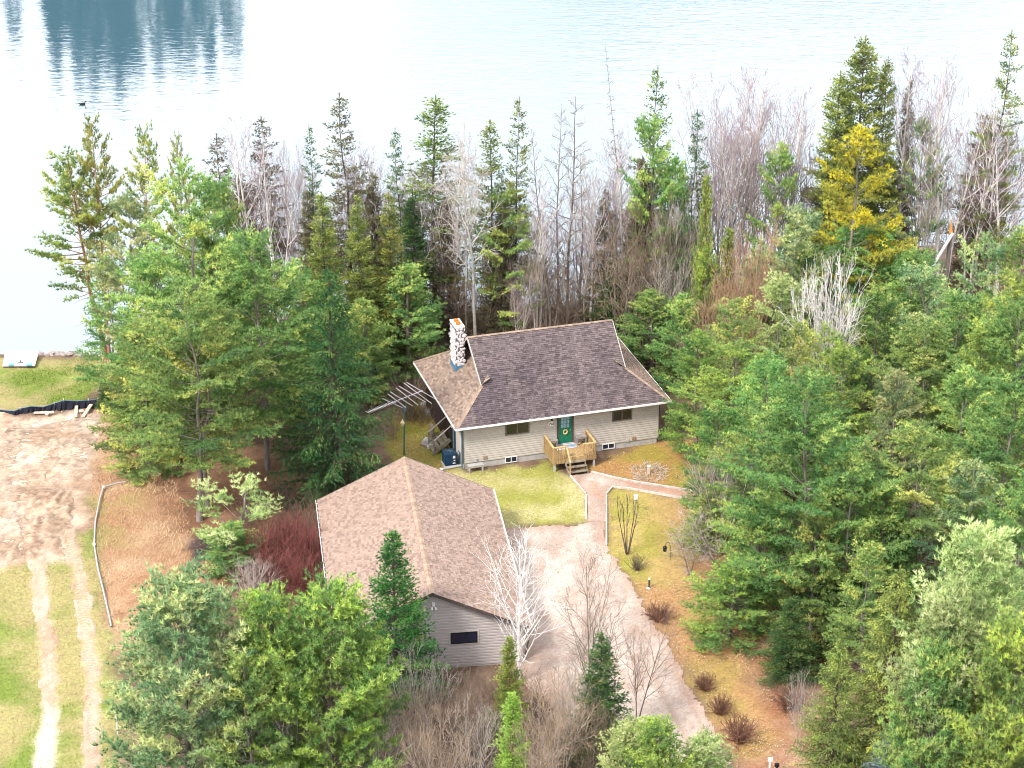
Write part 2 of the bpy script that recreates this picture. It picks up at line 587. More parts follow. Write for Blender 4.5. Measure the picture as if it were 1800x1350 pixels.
def tube(path, radii, sides=7):
    """one connected tube along a path, closed at both ends with a small cone; quads (degenerate quads avoided)"""
    P = np.asarray(path, float)
    n = len(P)
    V = []
    for i in range(n):
        d = P[min(i + 1, n - 1)] - P[max(i - 1, 0)]
        d = d / max(np.linalg.norm(d), 1e-9)
        ref = np.array([1.0, 0, 0]) if abs(d[2]) > 0.9 else np.array([0, 0, 1.0])
        a = np.cross(d, ref)
        a /= np.linalg.norm(a)
        b = np.cross(d, a)
        for k in range(sides):
            t = 2 * math.pi * k / sides
            V.append(P[i] + (a * math.cos(t) + b * math.sin(t)) * radii[i])
    Fc = []
    for i in range(n - 1):
        for k in range(sides):
            Fc.append((i * sides + k, i * sides + (k + 1) % sides, (i + 1) * sides + (k + 1) % sides, (i + 1) * sides + k))
    return np.array(V), np.array(Fc)


def merge(parts):
    Vs, Fs, o = [], [], 0
    for V, Fc in parts:
        Vs.append(V)
        Fs.append(Fc + o)
        o += len(V)
    return np.concatenate(Vs), np.concatenate(Fs)


class MB:
    """collects shapes into one mesh"""

    def __init__(s):
        s.v, s.f = [], []

    def poly(s, pts):
        i = len(s.v)
        s.v += [tuple(map(float, p)) for p in pts]
        s.f.append(tuple(range(i, i + len(pts))))
        return s

    def hexa(s, q):
        """8 corners: bottom 4 (ccw) then top 4"""
        i = len(s.v)
        s.v += [tuple(map(float, p)) for p in q]
        s.f += [(i + 3, i + 2, i + 1, i), (i + 4, i + 5, i + 6, i + 7)]
        for k in range(4):
            s.f.append((i + k, i + (k + 1) % 4, i + 4 + (k + 1) % 4, i + 4 + k))
        return s

    def box(s, x0, x1, y0, y1, z0, z1):
        return s.hexa([(x0, y0, z0), (x1, y0, z0), (x1, y1, z0), (x0, y1, z0), (x0, y0, z1), (x1, y0, z1), (x1, y1, z1), (x0, y1, z1)])

    def beam(s, a, b, w, h, up=(0, 0, 1)):
        a, b, up = Vector(a), Vector(b), Vector(up)
        d = (b - a).normalized()
        sd = d.cross(up)
        if sd.length < 1e-4:
            sd = d.cross(Vector((1, 0, 0)))
        sd = sd.normalized() * w / 2
        u = sd.cross(d).normalized() * h / 2
        return s.hexa([a - sd - u, b - sd - u, b + sd - u, a + sd - u, a - sd + u, b - sd + u, b + sd + u, a + sd + u])

    def cyl(s, a, b, r0, r1=None, n=10, caps=True):
        r1 = r0 if r1 is None else r1
        a, b = Vector(a), Vector(b)
        d = (b - a).normalized()
        ref = Vector((1, 0, 0)) if abs(d.z) > 0.9 else Vector((0, 0, 1))
        e = d.cross(ref).normalized()
        g = d.cross(e)
        i = len(s.v)
        for c, r in ((a, r0), (b, r1)):
            for k in range(n):
                t = 2 * math.pi * k / n
                s.v.append(tuple(c + (e * math.cos(t) + g * math.sin(t)) * r))
        for k in range(n):
            s.f.append((i + k, i + (k + 1) % n, i + n + (k + 1) % n, i + n + k))
        if caps:
            s.f.append(tuple(range(i + n - 1, i - 1, -1)))
            s.f.append(tuple(range(i + n, i + 2 * n)))
        return s

    def ball(s, c, r, nu=10, nv=6, sq=(1, 1, 1), jit=0.0):
        i = len(s.v)
        c = Vector(c)
        for b in range(nv + 1):
            ph = math.pi * b / nv
            for a in range(nu):
                th = 2 * math.pi * a / nu
                k = 1 + random.uniform(-jit, jit)
                s.v.append((c.x + r * sq[0] * k * math.sin(ph) * math.cos(th), c.y + r * sq[1] * k * math.sin(ph) * math.sin(th),
                            c.z + r * sq[2] * k * math.cos(ph)))
        for b in range(nv):
            for a in range(nu):
                s.f.append((i + b * nu + a, i + (b + 1) * nu + a, i + (b + 1) * nu + (a + 1) % nu, i + b * nu + (a + 1) % nu))
        return s

    def mesh(s, name, mat, bevel=0.0):
        me = bpy.data.meshes.new(name)
        me.from_pydata(s.v, [], s.f)
        me.materials.append(mat)
        return me

    def build(s, name, mat, parent=None, loc=None, rz=None, bevel=0.0):
        o = bpy.data.objects.new(name, s.mesh(name, mat))
        link(o, parent)
        if loc is not None:
            o.location = loc
        if rz is not None:
            o.rotation_euler = (0, 0, rz)
        if bevel:
            b = o.modifiers.new('bevel', 'BEVEL')
            b.width = bevel
            b.segments = 2
        return o

# ================================================================ THE SETTING
def pxpoly(pts):
    return [tuple(gp(x, y)[:2]) for x, y in pts]


Z_SAND = pxpoly([(-90, 722), (0, 724), (60, 738), (110, 730), (175, 716), (204, 728), (172, 790), (160, 850), (140, 930), (118, 985), (60, 990), (0, 1002), (-90, 1010)])
Z_LAWN_LAKE = pxpoly([(-90, 630), (185, 630), (182, 662), (155, 712), (100, 722), (0, 724), (-90, 724)])
Z_LAWN_LEFT = pxpoly([(-200, 1000), (60, 985), (125, 950), (165, 930), (175, 1010), (195, 1100), (215, 1250), (200, 1420), (-200, 1420)])
Z_DEADGRASS = pxpoly([(178, 718), (225, 705), (265, 760), (300, 830), (335, 930), (420, 1000), (330, 1090), (230, 1160), (195, 1100), (170, 1000), (160, 900), (165, 800)])
Z_LITTER_L = pxpoly([(270, 790), (420, 770), (560, 850), (560, 1000), (480, 1090), (380, 1060), (330, 960), (285, 880)])
Z_MULCH = pxpoly([(325, 945), (365, 935), (400, 965), (385, 990), (340, 990)])
Z_FRONT = pxpoly([(690, 770), (760, 755), (800, 800), (815, 832), (960, 815), (1003, 836), (1030, 868), (1030, 916), (885, 926), (850, 880), (700, 820)])
Z_SIDE = pxpoly([(690, 715), (740, 700), (800, 760), (800, 830), (690, 830)])
Z_RIGHT1 = pxpoly([(1030, 820), (1150, 775), (1250, 775), (1260, 868), (1180, 860), (1040, 832)])
Z_RIGHT2 = pxpoly([(1066, 872), (1075, 858), (1240, 885), (1300, 985), (1260, 1060), (1150, 1060), (1100, 1010), (1066, 960)])
Z_RIGHT3 = pxpoly([(1110, 1015), (1260, 1040), (1310, 1120), (1330, 1230), (1370, 1290), (1340, 1330), (1290, 1330), (1240, 1240), (1180, 1140)])
Z_RIGHTLEAF = pxpoly([(1240, 960), (1330, 1000), (1420, 1150), (1440, 1290), (1450, 1420), (1300, 1420), (1290, 1290), (1330, 1200), (1270, 1120)])
TRACK1 = pxpoly([(62, 965), (72, 1050), (82, 1130), (88, 1200), (88, 1260), (76, 1350), (66, 1420)])
TRACK2 = pxpoly([(120, 930), (130, 985), (145, 1050), (155, 1130), (163, 1200), (165, 1280), (158, 1400)])


def build_ground():
    fx = np.arange(-44, 44.01, 0.21)
    fy = np.arange(91, 172.01, 0.21)
    ox = np.array([46, 50, 56, 65, 80, 110, 170, 300, 700, 2500.0])
    X = np.concatenate([-ox[::-1], fx, ox])
    Y = np.concatenate([[-2000, -600, -200, -60, 0, 40, 60, 72, 80, 85, 88], fy, [174, 178, 185, 195, 210]])
    XX, YY = np.meshgrid(X, Y)
    ZZ = terrain(XX, YY)
    sand = soft_poly(XX, YY, Z_SAND, 1.4) * 1.0
    bump = (fbm(XX / 3.0, YY / 3.0, 5, 3) - 0.5)
    flat = soft_poly(XX, YY, pxpoly([(540, 700), (1260, 680), (1300, 900), (1360, 1420), (560, 1420)]), 6)
    ZZ = ZZ + bump * 0.35 * (1 - flat)
    # churned sand: ridges and ruts running down the slope
    rut = fbm(XX / 1.1 + YY / 9, YY / 4.5, 31, 4) - 0.5
    rough = fbm(XX / 0.55, YY / 0.75, 37, 3) - 0.5
    clod = np.clip(fbm(XX / 3.5, YY / 3.5, 38) - 0.45, 0, 1) * 3
    d1 = seg_dist(XX, YY, TRACK1)
    d2 = seg_dist(XX, YY, TRACK2)
    d1n = d1 + (fbm(XX / 0.9, YY / 0.9, 8) - 0.5) * 0.7
    d2n = d2 + (fbm(XX / 0.9, YY / 0.9, 9) - 0.5) * 0.7
    trk = np.clip(1.25 - d1n / 0.50, 0, 1), np.clip(1.15 - d2n / 0.48, 0, 1)
    ny, nx = XX.shape
    # ---- albedo of each zone
    jx = XX + (fbm(XX / 1.2, YY / 1.2, 1) - 0.5) * 1.8
    jy = YY + (fbm(XX / 1.2, YY / 1.2, 2) - 0.5) * 1.8
    n_lo = fbm(XX / 5, YY / 5, 11)
    n_mid = fbm(XX / 1.6, YY / 1.6, 12)
    n_hi = fbm(XX / 0.5, YY / 0.5, 13, 3)

    def mixc(a, b, t):
        return np.asarray(a) * (1 - t[..., None]) + np.asarray(b) * t[..., None]

    def lay(C, poly, w, col):
        m = soft_poly(jx, jy, poly, w)[..., None]
        return C * (1 - m) + col * m

    k = np.clip((n_mid - 0.35) * 2.5, 0, 1)
    C = mixc((0.15, 0.10, 0.07), (0.27, 0.18, 0.125), k)                    # forest floor: old leaves
    C = lay(C, Z_DEADGRASS, 1.5, mixc(mixc((0.40, 0.215, 0.12), (0.54, 0.37, 0.23), np.clip((n_mid - 0.3) * 2.2, 0, 1)), (0.33, 0.32, 0.10), np.clip((fbm(XX / 2.0, YY / 3.0, 24) - 0.50) * 5, 0, 1) * np.clip((-23.0 - XX) / 3.0, 0, 1)))
    C = lay(C, Z_LITTER_L, 3.0, mixc((0.20, 0.10, 0.06), (0.32, 0.18, 0.11), k))
    C = lay(C, Z_MULCH, 1.0, mixc((0.06, 0.045, 0.045), (0.13, 0.09, 0.08), k))
    g1 = np.clip((fbm(XX / 3.2, YY / 3.2, 21) - 0.40) * 4.5, 0, 1)
    lawn = mixc((0.38, 0.32, 0.14), (0.20, 0.26, 0.05), g1)
    lawn = mixc(lawn, (0.30, 0.30, 0.10), np.clip((n_hi - 0.45) * 2, 0, 1) * 0.6)
    C = lay(C, Z_LAWN_LAKE, 0.9, lawn)
    C = lay(C, Z_LAWN_LEFT, 1.0, lawn)
    g2 = np.clip((fbm(XX / 2.3, YY / 2.3, 22) - 0.36) * 4, 0, 1)
    fl = mixc((0.50, 0.44, 0.21), (0.33, 0.32, 0.075), g2)
    C = lay(C, Z_FRONT, 0.7, fl)
    C = lay(C, Z_SIDE, 0.9, mixc((0.30, 0.22, 0.06), (0.24, 0.23, 0.04), g2))
    C = lay(C, Z_RIGHT1, 1.0, mixc((0.42, 0.23, 0.09), (0.35, 0.27, 0.06), g2))
    C = lay(C, Z_RIGHT2, 1.0, mixc(mixc((0.46, 0.36, 0.12), (0.36, 0.33, 0.07), g2), (0.44, 0.25, 0.13), np.clip((XX - 8.3) / 3.5, 0, 1)))
    C = lay(C, Z_RIGHTLEAF, 2.0, mixc((0.32, 0.15, 0.08), (0.46, 0.29, 0.19), k))
    C = lay(C, Z_RIGHT3, 1.5, mixc((0.45, 0.26, 0.12), (0.42, 0.29, 0.10), g2))
    sandc = mixc((0.60, 0.43, 0.31), (0.72, 0.57, 0.45), np.clip((fbm(XX / 2.2, YY / 3.6, 23) - 0.3) * 2.2, 0, 1))
    sandc = mixc(sandc, (0.50, 0.31, 0.20), np.clip((fbm(XX / 1.1 + YY / 9, YY / 4.5, 31, 4) - 0.52) * -7, 0, 1) * 0.55)
    sandc = mixc(sandc, (0.42, 0.27, 0.18), np.clip((n_lo - 0.58) * 5, 0, 1) * 0.5)
    sandc = sandc * (1 + np.clip((fbm(XX / 0.55, YY / 0.75, 37, 3) - 0.5) * 1.3, -0.35, 0.2))[..., None]
    ms = soft_poly(jx, jy, Z_SAND, 1.2)[..., None]
    C = C * (1 - ms) + sandc * ms
    t1 = mixc((0.55, 0.39, 0.28), (0.80, 0.68, 0.56), np.clip((106 - YY) / 5, 0, 1))
    C = C * (1 - trk[0][..., None]) + t1 * trk[0][..., None]
    t2 = mixc((0.50, 0.35, 0.25), (0.66, 0.48, 0.36), n_mid)
    C = C * (1 - trk[1][..., None] * 0.9) + t2 * trk[1][..., None] * 0.9
    wet = np.clip((YY - shoreY(XX) + 1.2) / 1.0, 0, 1)[..., None]
    C = C * (1 - wet) + np.array((0.30, 0.25, 0.22)) * wet
    C = C * (0.74 + 0.24 * n_hi)[..., None]
    V = np.stack([XX, YY, ZZ], -1).reshape(-1, 3)
    idx = np.arange(ny * nx).reshape(ny, nx)
    Fc = np.stack([idx[:-1, :-1], idx[:-1, 1:], idx[1:, 1:], idx[1:, :-1]], -1).reshape(-1, 4)
    me = fast_mesh('ground', V, Fc, M['ground'], smooth=True, point_color=C.reshape(-1, 3))
    link(bpy.data.objects.new('ground', me), kind='structure')


build_ground()


def ground_z(X, Y):
    flat = soft_poly(X, Y, pxpoly([(540, 700), (1260, 680), (1300, 900), (1360, 1420), (560, 1420)]), 6)
    return terrain(X, Y) + (fbm(X / 3.0, Y / 3.0, 5, 3) - 0.5) * 0.35 * (1 - flat)


def cells(XX, YY, keep_v):
    ny, nx = XX.shape
    idx = np.arange(ny * nx).reshape(ny, nx)
    keep = keep_v[:-1, :-1] & keep_v[1:, 1:] & keep_v[1:, :-1] & keep_v[:-1, 1:]
    Fc = np.stack([idx[:-1, :-1], idx[:-1, 1:], idx[1:, 1:], idx[1:, :-1]], -1)[keep]
    used, inv = np.unique(Fc, return_inverse=True)
    return used, inv.reshape(-1, 4)


def bare_sand():
    st = 0.085
    a = np.array(Z_SAND)
    XX, YY = np.meshgrid(np.arange(max(a[:, 0].min(), -36), a[:, 0].max() + 1, st), np.arange(a[:, 1].min() - 1, a[:, 1].max() + 1, st))
    jx = XX + (fbm(XX / 1.0, YY / 1.0, 51, 5) - 0.5) * 1.6
    jy = YY + (fbm(XX / 1.0, YY / 1.0, 52, 5) - 0.5) * 1.6
    ins = in_poly(jx, jy, Z_SAND)
    fine = fbm(XX / 0.40, YY / 0.55, 53, 4) - 0.5
    gr = fbm(XX / 0.14, YY / 0.16, 54, 2) - 0.5
    lum = fbm(XX / 1.6, YY / 2.4, 55, 4)
    z = ground_z(XX, YY) + 0.05 + fine * 0.10 + gr * 0.05 + (fbm(XX / 2.2, YY / 2.2, 31, 4) - 0.5) * 0.30 - 0.20 * (1 - soft_poly(jx, jy, Z_SAND, 2.0)) * 2
    C = np.array((0.47, 0.325, 0.225)) + (np.array((0.60, 0.465, 0.36)) - np.array((0.47, 0.325, 0.225))) * np.clip((lum - 0.35) * 3, 0, 1)[..., None]
    redd = np.clip((fbm(XX / 2.6, YY / 2.6, 56, 4) - 0.55) * 5, 0, 1)[..., None]
    C = C * (1 - redd * 0.55) + np.array((0.37, 0.205, 0.125)) * redd * 0.55
    tracks = [[(206, 728), (160, 818), (128, 905), (118, 985)], [(188, 722), (142, 806), (104, 888), (92, 980)], [(150, 728), (108, 800), (66, 884), (64, 985)],
              [(118, 734), (78, 806), (42, 890), (40, 985)], [(60, 742), (30, 830), (-10, 930)], [(20, 735), (-20, 800)], [(172, 800), (120, 860), (70, 940), (70, 990)], [(196, 724), (190, 760), (150, 860)], [(130, 740), (60, 800), (-20, 860)]]
    wob = (fbm(XX / 1.4, YY / 2.0, 57, 4) - 0.5) * 1.3
    vis = np.clip((fbm(XX / 2.4, YY / 2.4, 58, 3) - 0.38) * 4, 0, 1)
    for i, t in enumerate(tracks):
        P = [tuple(gp(x, y)[:2]) for x, y in t]
        d = seg_dist(XX, YY, P) + wob
        lug = 0.5 + 0.5 * np.sin(YY * 14 + d * 6)
        k = np.exp(-(d / 0.22) ** 2) * vis
        rim = np.exp(-((np.abs(d) - 0.42) / 0.14) ** 2) * vis
        z += -0.06 * k + 0.04 * rim + 0.015 * k * lug
        C = C * (1 - 0.22 * k * (0.6 + 0.8 * lug))[..., None] * (1 + 0.20 * rim)[..., None]
    scr = np.clip((fbm(XX / 0.9, YY / 0.28, 59, 4) - 0.56) * 7, 0, 1) * np.clip((fbm(XX / 2.8, YY / 2.8, 60, 3) - 0.42) * 5, 0, 1)
    z -= 0.05 * scr
    C = C * (1 - 0.38 * scr)[..., None]
    C = 0.76 * C * (1 + fine * 0.9 + gr * 0.5)[..., None]
    used, Fc = cells(XX, YY, ins)
    V = np.stack([XX, YY, z], -1).reshape(-1, 3)[used]
    me = fast_mesh('bare_sand', V, Fc, M['gravel'], smooth=True, point_color=np.clip(C, 0.02, 0.8).reshape(-1, 3)[used])
    link(bpy.data.objects.new('bare_sand', me), kind='structure')


def wheel_tracks():
    for line, wdt, seed, lugs in ((TRACK1, 0.62, 61, 0), (TRACK2, 0.55, 62, 1)):
        st = 0.075
        a = np.array(line)
        XX, YY = np.meshgrid(np.arange(a[:, 0].min() - 1.6, a[:, 0].max() + 1.6, st), np.arange(a[:, 1].min(), a[:, 1].max(), st))
        d = seg_dist(XX, YY, line)
        edge = wdt + (fbm(XX / 0.7, YY / 1.5, seed, 5) - 0.5) * 1.1 + (_hash(np.round(XX * 30), np.round(YY * 30), seed) - 0.5) * 0.22
        fine = fbm(XX / 0.3, YY / 0.5, seed + 1, 4) - 0.5
        gr = _hash(np.round(XX * 14), np.round(YY * 14), seed + 2) - 0.5
        z = ground_z(XX, YY) + 0.035 + fine * 0.05 - 0.12 * np.clip((d - edge + 0.25) / 0.25, 0, 1) - 0.03 * np.exp(-(d / 0.3) ** 2)
        lum = fbm(XX / 1.0, YY / 3.0, seed + 3, 4)
        C = np.array((0.38, 0.265, 0.18)) + (np.array((0.50, 0.38, 0.29)) - np.array((0.38, 0.265, 0.18))) * np.clip((lum - 0.3) * 2.5, 0, 1)[..., None]
        if not lugs:
            pale = np.clip((105.5 + (lum - 0.5) * 5 - YY) / 2.2, 0, 1)[..., None]
            C = C * (1 - pale) + np.array((0.52, 0.43, 0.345)) * pale
        else:
            lug = (np.sin(YY * 22 + np.abs(d) * 9) > 0.1) * (np.abs(d) < 0.34) * np.clip((fbm(XX / 2, YY / 4, 64) - 0.35) * 5, 0, 1)
            C = C * (1 - 0.30 * lug)[..., None]
            z += -0.03 * lug
        C = C * (1 + fine * 0.5 + gr * 0.22)[..., None]
        used, Fc = cells(XX, YY, d < edge)
        V = np.stack([XX, YY, z], -1).reshape(-1, 3)[used]
        me = fast_mesh('wheel_track', V, Fc, M['gravel'], smooth=True, point_color=np.clip(C, 0.02, 0.85).reshape(-1, 3)[used])
        link(bpy.data.objects.new('wheel_track', me), kind='structure')


bare_sand()
wheel_tracks()


def sheet(name, pxs, z, step=0.10, jag=0.16, seed=3, fade=None):
    """flat gravel sheet with an uneven edge, built as a fine grid cut to a polygon"""
    poly = [tuple(onz(x, y, 0)[:2]) for x, y in pxs]
    xs = [p[0] for p in poly]
    ys = [p[1] for p in poly]
    X = np.arange(min(xs) - 1, max(xs) + 1, step)
    Y = np.arange(min(ys) - 1, max(ys) + 1, step)
    XX, YY = np.meshgrid(X, Y)
    jx = XX + (fbm(XX / 0.9, YY / 0.9, seed, 5) - 0.5) * jag * 6 + (_hash(np.round(XX * 20), np.round(YY * 20), seed) - 0.5) * jag * 1.2
    jy = YY + (fbm(XX / 0.9, YY / 0.9, seed + 1, 5) - 0.5) * jag * 6 + (_hash(np.round(XX * 20), np.round(YY * 20), seed + 7) - 0.5) * jag * 1.2
    ins = in_poly(jx, jy, poly)
    ny, nx = XX.shape
    idx = np.arange(ny * nx).reshape(ny, nx)
    keep = ins[:-1, :-1] & ins[1:, 1:] & ins[1:, :-1] & ins[:-1, 1:]
    Fc = np.stack([idx[:-1, :-1], idx[:-1, 1:], idx[1:, 1:], idx[1:, :-1]], -1)[keep]
    n1 = fbm(XX / 1.5, YY / 4.0, seed + 5)
    n2 = fbm(XX / 0.35, YY / 0.35, seed + 6, 3)
    a = np.array((0.46, 0.365, 0.305))
    b = np.array((0.60, 0.50, 0.43))
    C = a + (b - a) * np.clip((n1 - 0.3) * 2.5, 0, 1)[..., None]
    ed = np.clip(1 - seg_dist(XX, YY, poly + [poly[0]]) / 0.8, 0, 1)[..., None]
    C = C * (1 - 0.55 * ed * np.clip(n2 * 1.6, 0, 1)[..., None]) + np.array((0.36, 0.18, 0.11)) * 0.55 * ed * np.clip(n2 * 1.6, 0, 1)[..., None]
    if fade is not None:
        for pts, w, col, k in fade:
            d = seg_dist(XX, YY, [tuple(onz(x, y, 0)[:2]) for x, y in pts])
            t = (np.clip(1.2 - d / w, 0, 1) * k * np.clip(n2 * 1.8, 0, 1))[..., None]
            C = C * (1 - t) + np.array(col) * t
    n3 = _hash(np.round(XX * 10), np.round(YY * 10), seed + 3)
    sp = np.clip((fbm(XX / 0.9, YY / 1.4, seed + 8, 5) - 0.50) * 3.5, 0, 1)[..., None]
    C = C * (1 - 0.45 * sp) + np.array((0.40, 0.25, 0.18)) * 0.45 * sp
    C = C * (0.62 + 0.30 * n2 + 0.22 * n3)[..., None]
    used, inv = np.unique(Fc, return_inverse=True)
    V = np.stack([XX.ravel()[used], YY.ravel()[used], np.full(len(used), z)], -1)
    me = fast_mesh(name, V, inv.reshape(-1, 4), M['gravel'], smooth=True, point_color=C.reshape(-1, 3)[used])
    return link(bpy.data.objects.new(name, me), kind='structure')


sheet('driveway', [(872, 930), (1000, 922), (1033, 916), (1066, 914), (1067, 960), (1100, 1012), (1140, 1075), (1185, 1150), (1235, 1240),
                   (1290, 1340), (1345, 1440), (1060, 1440), (1010, 1320), (950, 1225), (900, 1190), (890, 1050)], 0.035, seed=3,
      fade=[([(1150, 1190), (1200, 1290), (1240, 1400)], 0.25, (0.40, 0.27, 0.20), 0.7), ([(1185, 1180), (1230, 1270), (1275, 1400)], 0.2, (0.40, 0.27, 0.20), 0.6),
            ([(930, 1120), (985, 1250), (1040, 1400)], 1.2, (0.40, 0.27, 0.21), 0.6)])
sheet('garden_path', [(1003, 836), (1040, 831), (1095, 845), (1160, 856), (1236, 867), (1232, 881), (1180, 873), (1112, 860), (1077, 857), (1066, 870),
                      (1066, 918), (1031, 918), (1031, 868)], 0.04, step=0.08, jag=0.02, seed=9,
      fade=[([(1110, 852), (1236, 874)], 0.6, (0.46, 0.22, 0.13), 0.7), ([(1045, 850), (1050, 872)], 0.5, (0.44, 0.24, 0.15), 0.6)])

# ---------------------------------------------------------------- lake
lake = MB().poly([(-4000, 140, LAKE_Z), (4000, 140, LAKE_Z), (4000, 6000, LAKE_Z), (-4000, 6000, LAKE_Z)]).build('lake_water', M['water'])
lake['kind'] = 'structure'


def far_shore():
    """wooded point across the lake, beyond the top of the frame: the water mirrors it"""
    mb = MB()
    n = 40
    for i in range(n):
        x0, x1 = -150 + i * 5.0, -145 + i * 5.0

        def hh(x, r):
            return LAKE_Z - 0.4 + r * (1 + 3.0 * math.exp(-((x + 60) / 22) ** 2))
        mb.poly([(x0, 300, hh(x0, 0)), (x1, 300, hh(x1, 0)), (x1, 318, hh(x1, 1.4)), (x0, 318, hh(x0, 1.4))])
        mb.poly([(x0, 318, hh(x0, 1.4)), (x1, 318, hh(x1, 1.4)), (x1, 420, hh(x1, 2.4)), (x0, 420, hh(x0, 2.4))])
    o = mb.build('far_shore_land', plain('far_shore_soil', (0.05, 0.06, 0.05), 0.95, 0.3, 0.1))
    o['kind'] = 'structure'
    rng = np.random.default_rng(5)
    Vs, tints = [], []
    trees = []
    for i in range(46):                                     # the tall group mirrored at the top left
        x = rng.normal(-57, 9.0)
        trees.append((x, 312 + rng.uniform(0, 14), 27 - 0.024 * (x + 55) ** 2 + rng.uniform(-5, 2), 2.3 + rng.uniform(0, 1.5)))
    for i in range(9):
        trees.append((rng.uniform(-98, -86), 312 + rng.uniform(0, 14), rng.uniform(10, 15.5), 2.0))
    for x, y, h, r in trees:
        h = max(h, 6)
        m = int(420)
        t = rng.uniform(0.08, 1, m) ** 0.8
        ang = rng.uniform(0, 2 * math.pi, m)
        rr = r * (1.02 - t) * rng.uniform(0.3, 1.1, m)
        c = np.stack([x + rr * np.cos(ang), y + rr * np.sin(ang), LAKE_Z + 1.5 + t * h], -1)
        out = np.stack([np.cos(ang), np.sin(ang), np.full(m, -0.25)], -1)
        side = np.stack([-np.sin(ang), np.cos(ang), np.zeros(m)], -1)
        s = rng.uniform(0.5, 0.9, m)[:, None]
        Vs.append(np.stack([c - side * s * 0.7, c + side * s * 0.7, c + out * s * 1.3], 1).reshape(-1, 3))
        tints.append(rng.uniform(0, 1, m))
    V = np.concatenate(Vs)
    me = fast_mesh('far_woods', V, np.arange(len(V)).reshape(-1, 3), M['far'], face_attr=np.concatenate(tints))
    o = link(bpy.data.objects.new('far_woods', me))
    tag(o, 'dark conifers across the lake seen only as a reflection', None, kind='stuff')


far_shore()


# ================================================================ HOUSE
HO = (-3.6896, 132.0446, 0.2908)
HL_, HD, HZE, HZR, HB, HOV = 15.0632, 11.1573, 3.4091, 7.3793, 2.4564, 0.6749
SLOPE = (HZR - HZE) / (HD / 2)
HZB = HZE + HB * SLOPE
house = empty('house', 'taupe lake house with brown shingled hip roof and pale stone chimney', 'house', (HO[0], HO[1], 0), HO[2])


def shingles(polys, name, parent, expo=0.15, tab=0.28, seed=0, palette=None, thick=0.03):
    """courses of separate tabs laid on each plane; poly: dict(o, eu, es, pts[(a,b)...]) in the plane's own axes"""
    rng = np.random.default_rng(seed)
    V, C = [], []
    for pl in polys:
        o, eu, es = (np.array(pl[k], float) for k in ('o', 'eu', 'es'))
        nrm = np.cross(eu, es)
        nrm /= np.linalg.norm(nrm)
        pts = np.array(pl['pts'], float)
        smax = pts[:, 1].max()
        nrow = int(math.ceil(smax / expo))
        for r in range(nrow):
            s0, s1 = r * expo, min((r + 1) * expo + 0.012, smax)
            sm = min(s0 + expo * 0.5, smax - 0.01)
            xs = []
            for i in range(len(pts)):
                (a0, b0), (a1, b1) = pts[i], pts[(i + 1) % len(pts)]
                if (b0 > sm) != (b1 > sm):
                    xs.append(a0 + (a1 - a0) * (sm - b0) / (b1 - b0))
            xs.sort()
            for x0, x1 in zip(xs[::2], xs[1::2]):
                e = x0 - (rng.uniform(0, tab))
                while e < x1:
                    w = tab * rng.choice([0.75, 0.9, 1.0, 1.1])
                    l, q = max(e, x0), min(e + w - 0.012, x1)
                    e += w
                    if q - l < 0.03:
                        continue
                    t = thick * rng.uniform(0.7, 1.4)
                    lo, hi = s0 - rng.uniform(0, 0.012), s1
                    p = [o + eu * l + es * lo + nrm * t, o + eu * q + es * lo + nrm * t, o + eu * q + es * hi + nrm * 0.004, o + eu * l + es * hi + nrm * 0.004]
                    b0_ = [o + eu * l + es * lo - nrm * 0.004, o + eu * q + es * lo - nrm * 0.004]
                    V += [p[0], p[1], p[2], p[3], b0_[0], b0_[1], p[1], p[0]]
                    ctr = o + eu * (l + q) / 2 + es * sm
                    c = palette(rng, ctr, pl.get('tone', 0))
                    C += [c, np.array(c) * 0.6]  # butt face darkened: the shadow line of each course is painted in
    V = np.array(V)
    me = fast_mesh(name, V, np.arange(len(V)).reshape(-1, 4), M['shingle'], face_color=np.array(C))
    ob = link(bpy.data.objects.new(name, me), parent, kind='stuff')
    return ob


def house_palette(rng, c, tone):
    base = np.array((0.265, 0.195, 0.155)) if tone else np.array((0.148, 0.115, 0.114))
    if not tone:                                                       # algae streaks run down the front slope
        st = fbm(np.array([c[0] / 0.9]), np.array([c[2] / 2.4]), 41)[0]
        k = np.clip((st - 0.42) * 4.0, 0, 1) * 0.6
        up = np.clip((6.9 - c[2]) / 1.2, 0.25, 1)
        base = base * (1 - k * up) + np.array((0.078, 0.062, 0.074)) * k * up
    return base * rng.choice([0.70, 0.92, 1.0, 1.08, 1.28])


def garage_palette(rng, c, tone):
    return np.array((0.335, 0.24, 0.192)) * rng.choice([0.78, 0.94, 1.0, 1.06, 1.16])


